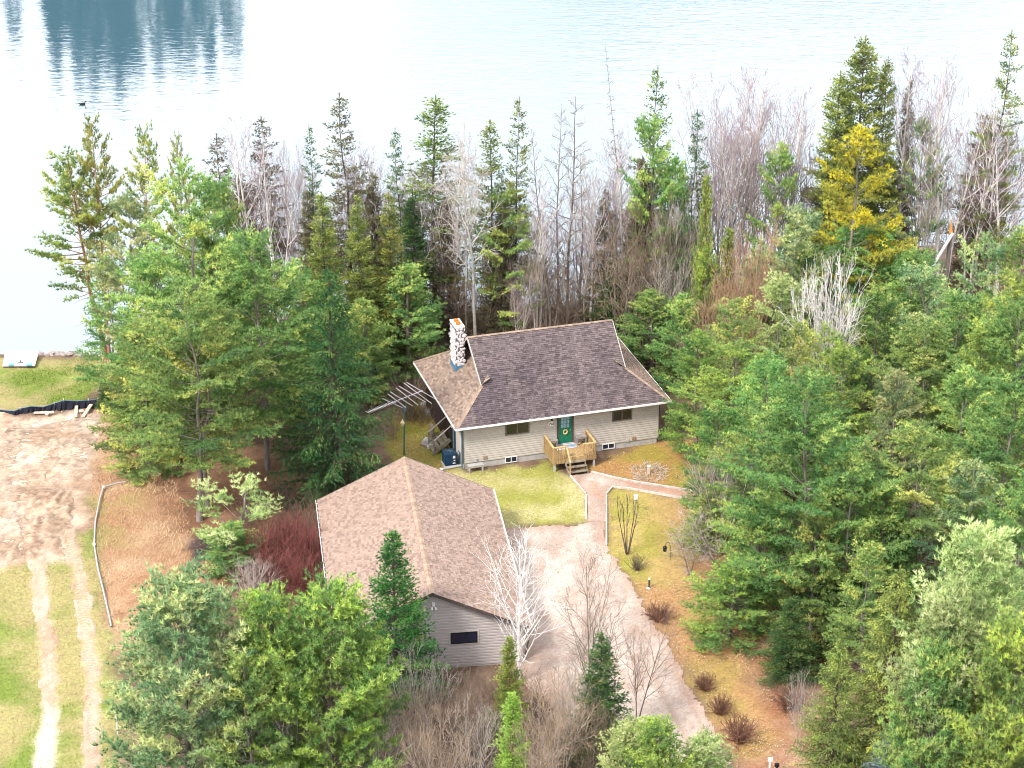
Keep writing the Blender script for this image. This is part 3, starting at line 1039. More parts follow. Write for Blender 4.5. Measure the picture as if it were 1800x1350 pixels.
def hip_roof():
    b, L, D, ze, zr, zb = HB, HL_, HD, HZE, HZR, HZB
    x = 0.10
    hl = math.hypot(D / 2, zr - ze)
    kk = hl / (D / 2)
    cs, sn = (D / 2) / hl, (zr - ze) / hl
    F1 = [(0, 0), (L, 0), (L - b, b * kk), (L - b + x, hl), (b - x, hl), (b, b * kk)]
    hipext = b + 0.62
    F2 = [(0, 0), (D, 0), (D - b, b * kk), (D - b, hipext * kk), (b, hipext * kk), (b, b * kk)]
    planes = [dict(o=(0, 0, ze), eu=(1, 0, 0), es=(0, cs, sn), pts=F1),
              dict(o=(L, D, ze), eu=(-1, 0, 0), es=(0, -cs, sn), pts=F1),
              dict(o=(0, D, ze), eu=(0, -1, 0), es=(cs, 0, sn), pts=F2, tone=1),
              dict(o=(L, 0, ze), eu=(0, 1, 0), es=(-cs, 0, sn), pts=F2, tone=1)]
    shingles(planes, 'shingles', house, seed=1, palette=house_palette)
    mb = MB()
    for pl in planes:
        o, eu, es = (np.array(pl[k], float) for k in ('o', 'eu', 'es'))
        n = np.cross(eu, es)
        mb.poly([o + eu * a + es * s - n * 0.012 for a, s in pl['pts']])
    mb.poly([(0, 0, ze - 0.16), (0, D, ze - 0.16), (L, D, ze - 0.16), (L, 0, ze - 0.16)])
    mb.build('roof', M['soffit'], house)
    # gablet walls under the upper rakes, dark colour stands in for the shadowed void under the overhang
    for u in (b + 0.5, L - b - 0.5):
        g = MB()
        zlow = ze + (b + 0.3) * SLOPE
        g.poly([(u, b + 0.6, zlow), (u, D - b - 0.6, zlow), (u, D / 2, zr - 0.16)])
        g.poly([(u + 0.08, D - b - 0.6, zlow), (u + 0.08, b + 0.6, zlow), (u + 0.08, D / 2, zr - 0.16)])
        g.build('gablet', M['porch'], house)
    # rake boards of the gablets
    for s in (0, 1):
        for y0, z0 in ((b, zb), (D - b, zb)):
            ux = (b - 0.02, b - x) if not s else (L - b + 0.02, L - b + x)
            r = MB().beam((ux[0], y0, z0 - 0.07), (ux[1], D / 2, zr - 0.07), 0.05, 0.17)
            r.build('rake_board', M['siding'], house)
    # white drip edge and gutters along the eaves
    e = 0.035
    for nm, a, c in (('gutter', (-0.05, -e, ze - 0.05), (L + 0.05, -e, ze - 0.05)), ('gutter', (-e, -0.02, ze - 0.06), (-e, D, ze - 0.06)),
                     ('gutter', (L + e, -0.02, ze - 0.06), (L + e, D, ze - 0.06)), ('gutter', (0, D + e, ze - 0.06), (L, D + e, ze - 0.06))):
        MB().beam(a, c, 0.075, 0.13).build(nm, M['white'], house)
    # ridge and hip caps, one overlapping piece after another
    cap = MB()
    C = []
    rng = random.Random(3)

    def caps(p, q, step=0.26, w=0.15):
        p, q = Vector(p), Vector(q)
        n = int((q - p).length / step)
        d = (q - p) / n
        side = d.cross(Vector((0, 0, 1))).normalized()
        up = side.cross(d).normalized()
        for i in range(n):
            a, c = p + d * i, p + d * min(i + 1.1, n)
            for sg in (-1, 1):
                q0 = a + up * (0.045) - 0 * side
                q1 = c + up * (0.03)
                lo = -0.06
                pts = [q0, q1, q1 + side * sg * w + Vector((0, 0, lo)), q0 + side * sg * w + Vector((0, 0, lo))]
                cap.poly(pts if sg < 0 else pts[::-1])
                k = rng.choice([0.8, 0.95, 1.0, 1.15])
                C.append((0.31 * k, 0.225 * k, 0.17 * k))
    caps((b - x, D / 2, zr), (L - b + x, D / 2, zr))
    for a, c in (((0, 0, ze), (b, b, zb)), ((L, 0, ze), (L - b, b, zb)), ((0, D, ze), (b, D - b, zb)), ((L, D, ze), (L - b, D - b, zb))):
        caps(a, c)
    o = cap.build('ridge_caps', M['shingle'], house)
    at = o.data.attributes.new('albedo', 'FLOAT_COLOR', 'FACE')
    for i, c in enumerate(C):
        at.data[i].color = (*c, 1)
    o['kind'] = 'stuff'


hip_roof()


def lap_wall(name, parent, mat, p0, p1, z0, z1, pitch=0.165, topfn=None, depth=0.05, holes=()):
    """lap siding: every course a tilted board with a butt edge. p0->p1 runs so that the outside is on the right hand"""
    p0, p1 = Vector((*p0, 0)), Vector((*p1, 0))
    d = (p1 - p0)
    ln = d.length
    d.normalize()
    nrm = Vector((d.y, -d.x, 0))
    mb = MB()
    n = int(math.ceil((z1 - z0) / pitch))
    for i in range(n):
        a, c = z0 + i * pitch, min(z0 + (i + 1) * pitch, z1)
        if topfn:
            l0, l1 = topfn((a + c) / 2)
        else:
            l0, l1 = 0, ln
        if l1 - l0 < 0.05:
            continue
        q = lambda s, z, o: p0 + d * s + nrm * o + Vector((0, 0, z))
        k = a + (c - a) * 0.58
        mb.poly([q(l0, a, depth), q(l1, a, depth), q(l1, k, depth * 0.9), q(l0, k, depth * 0.9)])
        mb.poly([q(l0, k, depth * 0.9), q(l1, k, depth * 0.9), q(l1, c, 0.0), q(l0, c, 0.0)])
        mb.poly([q(l1, a, depth), q(l0, a, depth), q(l0, a, 0.0), q(l1, a, 0.0)])
    return mb.build(name, mat, parent)


def house_walls():
    o, L, D = HOV, HL_ - HOV, HD - HOV
    zt = HZE - 0.16
    lap_wall('siding', house, M['siding'], (o, o), (L, o), 0.46, zt)
    lap_wall('siding', house, M['siding'], (L, o), (L, D), 0.46, zt)
    lap_wall('siding', house, M['siding'], (L, D), (o, D), 0.46, zt)
    # left side: a short sided corner, then the dark board porch
    lap_wall('siding', house, M['siding'], (o, o + 1.75), (o, o), 0.46, zt)
    mb = MB()
    y = o + 1.75
    while y < D - 0.05:
        w = min(0.20, D - y)
        mb.box(o - 0.03 - random.uniform(0, 0.015), o + 0.05, y + 0.006, y + w - 0.006, 0.1, zt)
        y += w
    mb.build('porch_boards', M['porch'], house)
    core = MB().box(o + 0.03, L - 0.03, o + 0.03, D - 0.03, 0.0, zt - 0.01)
    core.build('wall', M['porch'], house)
    f = MB()
    f.box(o + 0.02, L - 0.02, o - 0.0, o + 0.2, -0.1, 0.455)
    f.box(L - 0.2, L - 0.0, o + 0.2, D, -0.1, 0.455)
    f.box(o + 0.02, o + 0.2, o + 0.2, D, -0.1, 0.455)
    f.build('foundation', M['concrete'], house)
    for (x, yy) in ((o, o), (L, o)):
        MB().box(x - 0.05, x + 0.06, yy - 0.045, yy + 0.06, 0.44, zt).build('corner_trim', M['siding'] if x > 5 else M['bronze'], house)
    MB().cyl((o - 0.13, o - 0.10, 0.15), (o - 0.13, o - 0.10, zt - 0.3), 0.05, n=8).build('downspout', M['steel_blue'], house)
    MB().cyl((o - 0.13, o + 1.95, 0.2), (o - 0.13, o + 1.95, zt - 0.3), 0.07, n=8).build('downspout', M['steel_blue'], house)
    MB().cyl((o - 0.10, o + 0.55, 0.1), (o - 0.10, o + 0.55, 1.0), 0.04, n=8).cyl((o - 0.12, o + 0.55, 1.0), (o - 0.12, o + 0.85, 1.0), 0.03, n=6).build('conduit', M['acblue'], house)
    MB().cyl((L + 0.10, o - 0.06, 0.15), (L + 0.10, o - 0.06, zt - 0.25), 0.045, n=8).build('downspout', M['brown_trim'], house)
    # a pale utility pipe with junction on the porch corner
    MB().box(o - 0.12, o - 0.04, o + 2.6, o + 2.75, 1.9, 2.25).build('junction_box', M['white'], house)


house_walls()


def window(parent, x0, x1, z0, z1, y, frame, pane, split=1, fw=0.07, proud=0.05):
    f = MB()
    f.box(x0, x1, y - proud, y + 0.01, z0, z0 + fw).box(x0, x1, y - proud, y + 0.01, z1 - fw, z1)
    f.box(x0, x0 + fw, y - proud, y + 0.01, z0 + fw, z1 - fw).box(x1 - fw, x1, y - proud, y + 0.01, z0 + fw, z1 - fw)
    fr = f.build('window', frame, parent)
    xs = np.linspace(x0 + fw, x1 - fw, split + 1)
    for i in range(split):
        a, c = xs[i], xs[i + 1]
        if i:
            MB().box(a - fw / 2, a + fw / 2, y - proud + 0.006, y + 0.008, z0 + fw, z1 - fw).build('mullion', frame, fr)
            a += fw / 2
        if i < split - 1:
            c -= fw / 2
        MB().box(a, c, y - 0.03, y + 0.006, z0 + fw, z1 - fw).build('pane', pane, fr)
    return fr


FY = HOV - 0.05
window(house, 3.56, 5.24, 2.14, 3.0, FY, M['bronze'], M['glass'], 2, 0.085)
window(house, 11.08, 12.50, 2.12, 2.93, FY, M['bronze'], M['glass'], 2, 0.085)
window(house, 3.56, 4.40, 0.08, 0.52, FY + 0.02, M['white'], M['glass_blue'], 2, 0.05)
window(house, 10.42, 11.32, 0.08, 0.52, FY + 0.02, M['white'], M['glass_blue'], 2, 0.06)


def front_door():
    x0, x1, z0, z1 = 7.20, 8.33, 1.0, 3.17
    y = FY
    f = MB().box(x0 - 0.02, x0 + 0.10, y - 0.06, y + 0.02, z0, z1).box(x1 - 0.11, x1 + 0.02, y - 0.06, y + 0.02, z0, z1)
    f.box(x0 + 0.10, x1 - 0.11, y - 0.06, y + 0.02, z1 - 0.06, z1)
    f.build('door_frame', M['brown_trim'], house)
    a, c = x0 + 0.10, x1 - 0.11
    d = MB().box(a, c, y - 0.03, y + 0.02, z0, z1 - 0.06)
    # raised lower panels
    for i in range(2):
        l = a + 0.10 + i * 0.385
        d.box(l, l + 0.30, y - 0.045, y - 0.03, z0 + 0.12, z0 + 0.62)
    door = d.build('door', M['green_door'], house)
    gx0, gx1, gz0, gz1 = a + 0.16, c - 0.16, z0 + 1.14, z1 - 0.13
    for i in range(3):
        for j in range(3):
            w, h = (gx1 - gx0) / 3, (gz1 - gz0) / 3
            MB().box(gx0 + i * w + 0.018, gx0 + (i + 1) * w - 0.018, y - 0.042, y - 0.028, gz0 + j * h + 0.018, gz0 + (j + 1) * h - 0.018).build('pane', M['glass_door'], door)
    MB().cyl((c - 0.09, y - 0.03, z0 + 0.95), (c - 0.09, y - 0.09, z0 + 0.95), 0.035, n=8).build('handle', M['brass'], door)
    w = MB()
    for k in range(12):
        t = k * math.pi / 6
        w.ball((a + 0.46 + 0.13 * math.cos(t), y - 0.07, z0 + 0.86 + 0.16 * math.sin(t)), 0.055, 6, 4, jit=0.25)
    wr = w.build('wreath', M['ornament'], door)
    MB().box(x0 - 0.02, x1 + 0.02, y - 0.14, y - 0.0, z0 - 0.09, z0 - 0.005).build('threshold', M['concrete'], house)
    # wall lamp and house number plate
    l = MB().box(6.76, 6.86, y - 0.10, y, 2.80, 2.98)
    lamp = l.build('wall_lamp', M['black'], house)
    MB().cyl((6.81, y - 0.07, 2.62), (6.81, y - 0.07, 2.80), 0.045, 0.055, n=8).build('lamp_glass', M['white'], lamp)
    sg = MB().box(6.59, 6.96, y - 0.03, y - 0.002, 2.40, 2.70).build('number_plate', M['sign'], house)
    cu = bpy.data.curves.new('numerals', 'FONT')
    cu.body = '716'
    cu.size = 0.235
    cu.align_x = 'CENTER'
    cu.align_y = 'CENTER'
    cu.extrude = 0.004
    cu.shear = 0.2
    cu.offset = 0.005
    t = bpy.data.objects.new('numerals', cu)
    COL.objects.link(t)
    dg = bpy.context.evaluated_depsgraph_get()
    me = bpy.data.meshes.new_from_object(t.evaluated_get(dg))
    bpy.data.objects.remove(t)
    me.materials.clear()
    me.materials.append(M['ink'])
    nm = bpy.data.objects.new('numerals', me)
    link(nm, sg)
    nm.location = (6.775, y - 0.036, 2.55)
    nm.rotation_euler = (math.pi / 2, 0, 0)
    for x, z in ((2.13, 0.74), (12.67, 0.66)):
        v = MB().box(x - 0.13, x + 0.13, y - 0.06, y, z - 0.10, z + 0.12)
        for k in range(4):
            v.box(x - 0.11, x + 0.11, y - 0.075, y - 0.06, z - 0.08 + k * 0.05, z - 0.055 + k * 0.05)
        v.build('wall_vent', plain('tan_vent', (0.42, 0.28, 0.20), 0.7, 0.15, 4) if 'tan_vent' not in bpy.data.materials else bpy.data.materials['tan_vent'], house)
    MB().cyl((1.6, y - 0.07, 0.62), (1.6, y, 0.62), 0.05, n=8).build('faucet', M['bronze'], house)
    MB().cyl((12.25, y - 0.05, 0.56), (12.25, y, 0.56), 0.11, n=10).build('hose_loop', M['siding'], house)


front_door()


def chimney():
    u0, u1, v0, v1, zt = 1.70, 2.32, 6.15, 7.50, 7.85
    zb = HZE + u0 * SLOPE - 0.1
    core = MB().box(u0 + 0.04, u1 - 0.04, v0 + 0.04, v1 - 0.04, zb, zt).build('chimney', M['mortar'], house)
    fl = MB().box(u0 - 0.03, u1 + 0.03, v0 - 0.03, v1 + 0.03, zb, zb + 0.55)
    fl.build('flashing', M['flash_blue'], core)
    MB().box(u0 - 0.04, u1 + 0.04, v0 - 0.04, v1 + 0.04, zt, zt + 0.10).build('cap', M['cap'], core, bevel=0.015)
    for v in (v0 + 0.42, v1 - 0.42):
        p = MB().cyl((2.01, v, zt + 0.08), (2.01, v, zt + 0.26), 0.17, 0.16, n=14)
        p.cyl((2.01, v, zt + 0.262), (2.01, v, zt + 0.265), 0.11, 0.11, n=14)
        p.build('flue', M['clay'], core)
    # fieldstones: irregular flat-faced polygons proud of the mortar
    rng = random.Random(11)
    protos = []
    for k in range(8):
        n = rng.choice([5, 6, 7])
        ang = sorted(rng.uniform(0, 2 * math.pi) * 0.25 + i * 2 * math.pi / n for i in range(n))
        rim = [(math.cos(a) * rng.uniform(0.42, 0.54), math.sin(a) * rng.uniform(0.42, 0.54)) for a in ang]
        mb = MB()
        lo = [(x, y, 0.0) for x, y in rim]
        md = [(x, y, 0.35) for x, y in rim]
        hi = [(x * 0.72, y * 0.72, 0.5 + rng.uniform(-0.06, 0.1)) for x, y in rim]
        for i in range(n):
            j = (i + 1) % n
            mb.poly([lo[i], lo[j], md[j], md[i]])
            mb.poly([md[i], md[j], hi[j], hi[i]])
        mb.poly(hi)
        protos.append(mb.mesh('stone', M['stone']))
    sides = [((u0, v0), (1, 0), u1 - u0, (0, -1)), ((u0, v1), (0, -1), v1 - v0, (-1, 0)), ((u1, v0), (0, 1), v1 - v0, (1, 0)), ((u1, v1), (-1, 0), u1 - u0, (0, 1))]
    for (ox, oy), (dx, dy), ln, (nx, ny) in sides:
        z = zb + 0.62
        row = 0
        while z < zt - 0.08:
            rh = rng.uniform(0.20, 0.27)
            s = -0.02 if row % 2 else 0.10
            while s < ln - 0.04:
                w = rng.uniform(0.19, 0.30)
                cx_, cz = s + w / 2, z + rng.uniform(-0.025, 0.025)
                if cx_ > ln:
                    break
                o = bpy.data.objects.new('stone', rng.choice(protos))
                link(o, core)
                P = Vector((ox + dx * cx_ + nx * -0.02, oy + dy * cx_ + ny * -0.02, cz))
                ex, ey, ez = Vector((dx, dy, 0)), Vector((0, 0, 1)), Vector((nx, ny, 0))
                rot = Matrix((ex, ey, ez)).transposed().to_4x4() @ Matrix.Rotation(rng.uniform(0, 6.28), 4, 'Z')
                sc = Matrix.Diagonal((w * 1.22, rh * 1.22, 0.10, 1))
                o.matrix_local = Matrix.Translation(P) @ (Matrix((ex, ey, ez)).transposed().to_4x4() @ sc @ Matrix.Rotation(rng.uniform(0, 6.28), 4, 'Z'))
                s += w
            z += rh
            row += 1


chimney()


def in_house(u, v):
    c, s = math.cos(HO[2]), math.sin(HO[2])
    return HO[0] + c * u - s * v, HO[1] + s * u + c * v


def entry_deck():
    d = empty('entry_deck', 'small golden wooden entry deck with balusters in front of the green door', 'deck', (HO[0], HO[1], 0), HO[2])
    x0, x1, y0, y1, zf, zr = 6.28, 9.26, -1.45, 0.63, 0.92, 1.80
    n = 15
    w = (y1 - y0) / n
    for i in range(n):
        MB().box(x0, x1, y0 + i * w + 0.008, y0 + (i + 1) * w - 0.008, zf - 0.04, zf + random.uniform(0, 0.004)).build('deck_board', M['deckwood'], d)
    MB().box(x0 + 0.0, x1 - 0.0, y0 - 0.03, y0 - 0.001, zf - 0.34, zf - 0.045).build('rim_joist', M['deckwood'], d)
    for x in (x0 - 0.03, x1 + 0.002):
        MB().box(x, x + 0.028, y0 - 0.03, y1, zf - 0.34, zf - 0.045).build('rim_joist', M['deckwood'], d)
    MB().box(x0 + 0.1, x1 - 0.1, y0 + 0.35, y0 + 0.40, zf - 0.32, zf - 0.05).build('joist', M['stepwood'], d)
    for x in (x0 + 0.06, x1 - 0.16):
        MB().box(x, x + 0.12, y0 + 0.02, y0 + 0.14, -0.05, zf - 0.05).build('footing_post', M['concrete'], d)
    for x, y in ((x0 + 0.04, y0 + 0.04), (x1 - 0.04, y0 + 0.04), (x0 + 0.04, y1 - 0.05), (x1 - 0.04, y1 - 0.05), (7.16, y0 + 0.04), (8.45, y0 + 0.04)):
        MB().box(x - 0.045, x + 0.045, y - 0.045, y + 0.045, zf - 0.3, zr - 0.03).build('post', M['deckwood'], d)
    for a, b in (((x0 + 0.03, y1 - 0.02), (x0 + 0.03, y0 - 0.02)), ((x1 - 0.03, y1 - 0.02), (x1 - 0.03, y0 - 0.02))):
        MB().beam((*a, zr), (*b, zr), 0.14, 0.045).build('rail', M['railwood'], d)
    MB().beam((x0 + 0.10, y0 + 0.03, zr - 0.003), (7.22, y0 + 0.03, zr - 0.003), 0.14, 0.045).build('rail', M['railwood'], d)
    MB().beam((8.38, y0 + 0.03, zr - 0.003), (x1 - 0.10, y0 + 0.03, zr - 0.003), 0.14, 0.045).build('rail', M['railwood'], d)
    bal = []
    for k in range(1, 15):
        y = y0 + k * (y1 - y0) / 15
        bal += [(x0 - 0.035, y), (x1 + 0.035, y)]
    for k in range(1, 7):
        bal.append((x0 + 0.05 + k * 0.128, y0 - 0.045))
    for k in range(1, 6):
        bal.append((8.46 + k * 0.135, y0 - 0.045))
    for x, y in bal:
        MB().box(x - 0.018, x + 0.018, y - 0.018, y + 0.018, zf - 0.26, zr - 0.025).build('baluster', M['deckwood'], d)
    # three steps with stringers and a handrail
    for k in range(3):
        z = 0.70 - k * 0.23
        y = -1.48 - k * 0.27
        for q in range(2):
            MB().box(7.10, 8.48, y - 0.14 - q * 0.145, y - 0.005 - q * 0.145, z - 0.045, z + random.uniform(0, 0.006)).build('step_tread', M['stepwood'], d)
    for x in (7.12, 8.43):
        MB().beam((x, -1.48, 0.62), (x, -2.32, 0.02), 0.045, 0.24).build('stringer', M['stepwood'], d)
    MB().beam((7.19, -1.42, zr), (7.19, -2.36, 1.02), 0.09, 0.05).build('handrail', M['railwood'], d)
    MB().box(7.145, 7.235, -2.36, -2.27, 0.0, 1.0).build('post', M['deckwood'], d)
    for i, x in enumerate((6.52, 6.68, 6.76, 6.92)):
        MB().box(x, x + 0.05, y0 - 0.075, y0 - 0.06, zr - 0.16, zr - 0.09).build('rail_clip', M['white'], d)


entry_deck()


def bench(x, y, z, w, dpt, h, label, mat=M['greywood'], name='bench', group=None):
    wx, wy = in_house(x, y)
    b = empty(name, label, 'bench', (wx, wy, z), HO[2], group)
    for i in range(3):
        MB().box(-w / 2, w / 2, -dpt / 2 + i * dpt / 3 + 0.006, -dpt / 2 + (i + 1) * dpt / 3 - 0.006, h - 0.045, h).build('seat_slat', mat, b)
    for sx in (-1, 1):
        for sy in (-1, 1):
            cx_, cy_ = sx * (w / 2 - 0.07), sy * (dpt / 2 - 0.06)
            MB().box(cx_ - 0.04, cx_ + 0.04, cy_ - 0.035, cy_ + 0.035, 0, h - 0.05).build('leg', mat, b)
    MB().box(-w / 2 + 0.06, w / 2 - 0.06, -dpt / 2 + 0.02, -dpt / 2 + 0.05, h - 0.14, h - 0.05).build('apron', mat, b)
    return b


bench(8.78, 0.30, 0.925, 0.75, 0.42, 0.62, 'small grey wooden bench right of the green door')
bench(6.75, 0.25, 0.925, 0.72, 0.42, 0.62, 'small grey wooden bench left of the green door, half behind the deck rail')
gb = bench(1.38, 0.22, 0.0, 1.05, 0.42, 0.50, 'low grey bench on the ground by the house corner under the wall vent', M['concrete'])

mm = MB()
pts = [(-0.68, -0.28), (0.40, -0.28), (0.58, -0.20), (0.66, -0.05), (0.66, 0.28), (-0.68, 0.28)]
mm.poly([(x, y, 0.02) for x, y in pts])
for i in range(len(pts)):
    a, b_ = pts[i], pts[(i + 1) % len(pts)]
    mm.poly([(*a, 0), (*b_, 0), (*b_, 0.02), (*a, 0.02)])
wx, wy = in_house(7.82, 0.18)
dm = empty('doormat', 'grey blue patterned doormat with rounded corner on the deck', 'doormat', (wx, wy, 0.926), HO[2])
mm.build('rug', M['mat'], dm)
bd = MB()
for i in range(len(pts)):
    a, b_ = pts[i], pts[(i + 1) % len(pts)]
    bd.beam((a[0] * 0.98, a[1] * 0.98, 0.021), (b_[0] * 0.98, b_[1] * 0.98, 0.021), 0.035, 0.012)
bd.build('border', M['white'], dm)
for k in range(3):
    MB().ball((-0.3 + k * 0.3, 0.02 + 0.05 * (k % 2), 0.02), 0.12, 8, 4, (1.2, 0.9, 0.05)).build('flower_motif', M['dock_blue'] if k == 2 else M['twig_purple'], dm)

# air conditioner
wx, wy = in_house(-0.02, 1.72)
ac = empty('air_conditioner', 'square navy air conditioning unit beside the house corner', 'air conditioner', (wx, wy, 0), HO[2])
MB().box(-0.48, 0.48, -0.48, 0.48, -0.02, 0.07).build('pad', M['concrete'], ac)
MB().box(-0.40, 0.40, -0.40, 0.40, 0.07, 0.98).build('casing', M['acblue'], ac, bevel=0.06)
for k in range(16):
    z = 0.14 + k * 0.048
    MB().box(-0.412, 0.412, -0.412, 0.412, z, z + 0.018).build('louver', M['acblue'], ac)
MB().cyl((0, 0, 0.975), (0, 0, 0.992), 0.34, n=20).build('fan_grille', M['acgrille'], ac)
g = MB()
for k in range(8):
    t = k * math.pi / 8
    g.beam((-0.33 * math.cos(t), -0.33 * math.sin(t), 1.0), (0.33 * math.cos(t), 0.33 * math.sin(t), 1.0), 0.012, 0.012)
g.build('fan_guard', M['steel_blue'], ac)
MB().box(0.14, 0.30, -0.43, -0.414, 0.60, 0.78).box(0.18, 0.30, -0.43, -0.414, 0.40, 0.48).box(0.12, 0.30, -0.43, -0.414, 0.20, 0.28).build('rating_plate', M['white'], ac)

# roof-water pipes on the grass
for a, c, lab in ((onz(775, 827), onz(813, 820), 'short pale drain pipe lying on the grass beside the air conditioner'), (onz(1153, 771), onz(1196, 769), 'grey drain pipe running from the far right house corner into the pines')):
    o = empty('drain_pipe', lab, 'drain pipe', (0, 0, 0))
    A, Bq = Vector((a[0], a[1], 0.08)), Vector((c[0], c[1], 0.10))
    MB().cyl(A, Bq, 0.085, n=10).build('pipe', M['pipe'] if 'pale' in lab else M['steel_blue'], o)
    MB().cyl(A - (Bq - A).normalized() * 0.05, A + (Bq - A).normalized() * 0.1, 0.10, n=10).build('coupling', M['white'], o)


def side_steps():
    s = empty('side_steps', 'weathered wooden steps with pale handrails against the dark left wall of the house', 'steps', (HO[0], HO[1], 0), HO[2])
    for k in range(4):
        z, x = 0.95 - k * 0.24, 0.38 - k * 0.28
        MB().box(x - 0.29, x, 3.35, 4.75, z - 0.045, z).build('step_tread', M['stepwood'], s)
        MB().box(x - 0.02, x, 3.38, 4.72, z - 0.22, z - 0.05).build('riser', M['brown_trim'], s)
    for y in (3.32, 4.74):
        MB().beam((0.50, y, 1.0), (-0.78, y, 0.05), 0.05, 0.28).build('stringer', M['stepwood'], s)
    for y in (3.36, 4.78):
        MB().beam((0.62, y, 2.05), (-0.62, y, 1.05), 0.06, 0.06).build('handrail', M['kerbwood'], s)
        MB().box(-0.66, -0.58, y - 0.04, y + 0.04, 0, 1.06).build('post', M['stepwood'], s)
    b = MB()
    b.box(-0.2, 0.0, 5.6, 6.3, 0.0, 0.9)
    b.build('landing_wall', M['stepwood'], s)


side_steps()


def low_deck():
    o = empty('low_deck', 'low dark wooden platform with a post behind the stone chimney', 'platform')
    P = onz(740, 612, 0.25)
    for i in range(9):
        q0, q1 = onz(705, 606 + i * 1.1, 0.3), onz(790, 598 + i * 1.1, 0.3)
        MB().beam(q0, q1, 0.15, 0.05).build('deck_board', M['greywood'], o)
    for px, py in ((708, 616), (790, 608)):
        P = onz(px, py, 0)
        MB().box(P[0] - 0.06, P[0] + 0.06, P[1] - 0.06, P[1] + 0.06, -0.1, 0.28).build('post', M['brown_trim'], o)
    P = onz(768, 606, 0.3)
    MB().box(P[0] - 0.12, P[0] + 0.12, P[1] - 0.12, P[1] + 0.12, 0.3, 0.85).build('chair_post', M['bark_red'], o)
    MB().beam(onz(730, 617, 0), onz(800, 610, 0), 0.3, 0.2).build('kerb_board', M['brown_trim'], o)


low_deck()

# ================================================================ GARAGE
GO = (-9.9152, 107.0384, 0.1355)
GW, GL, GZE, GZR, GOV = 11.0609, 16.8983, 2.5259, 5.188, 0.4
garage = empty('garage', 'long detached garage with brown gable roof and a single dark window', 'garage', (GO[0], GO[1], 0), GO[2])


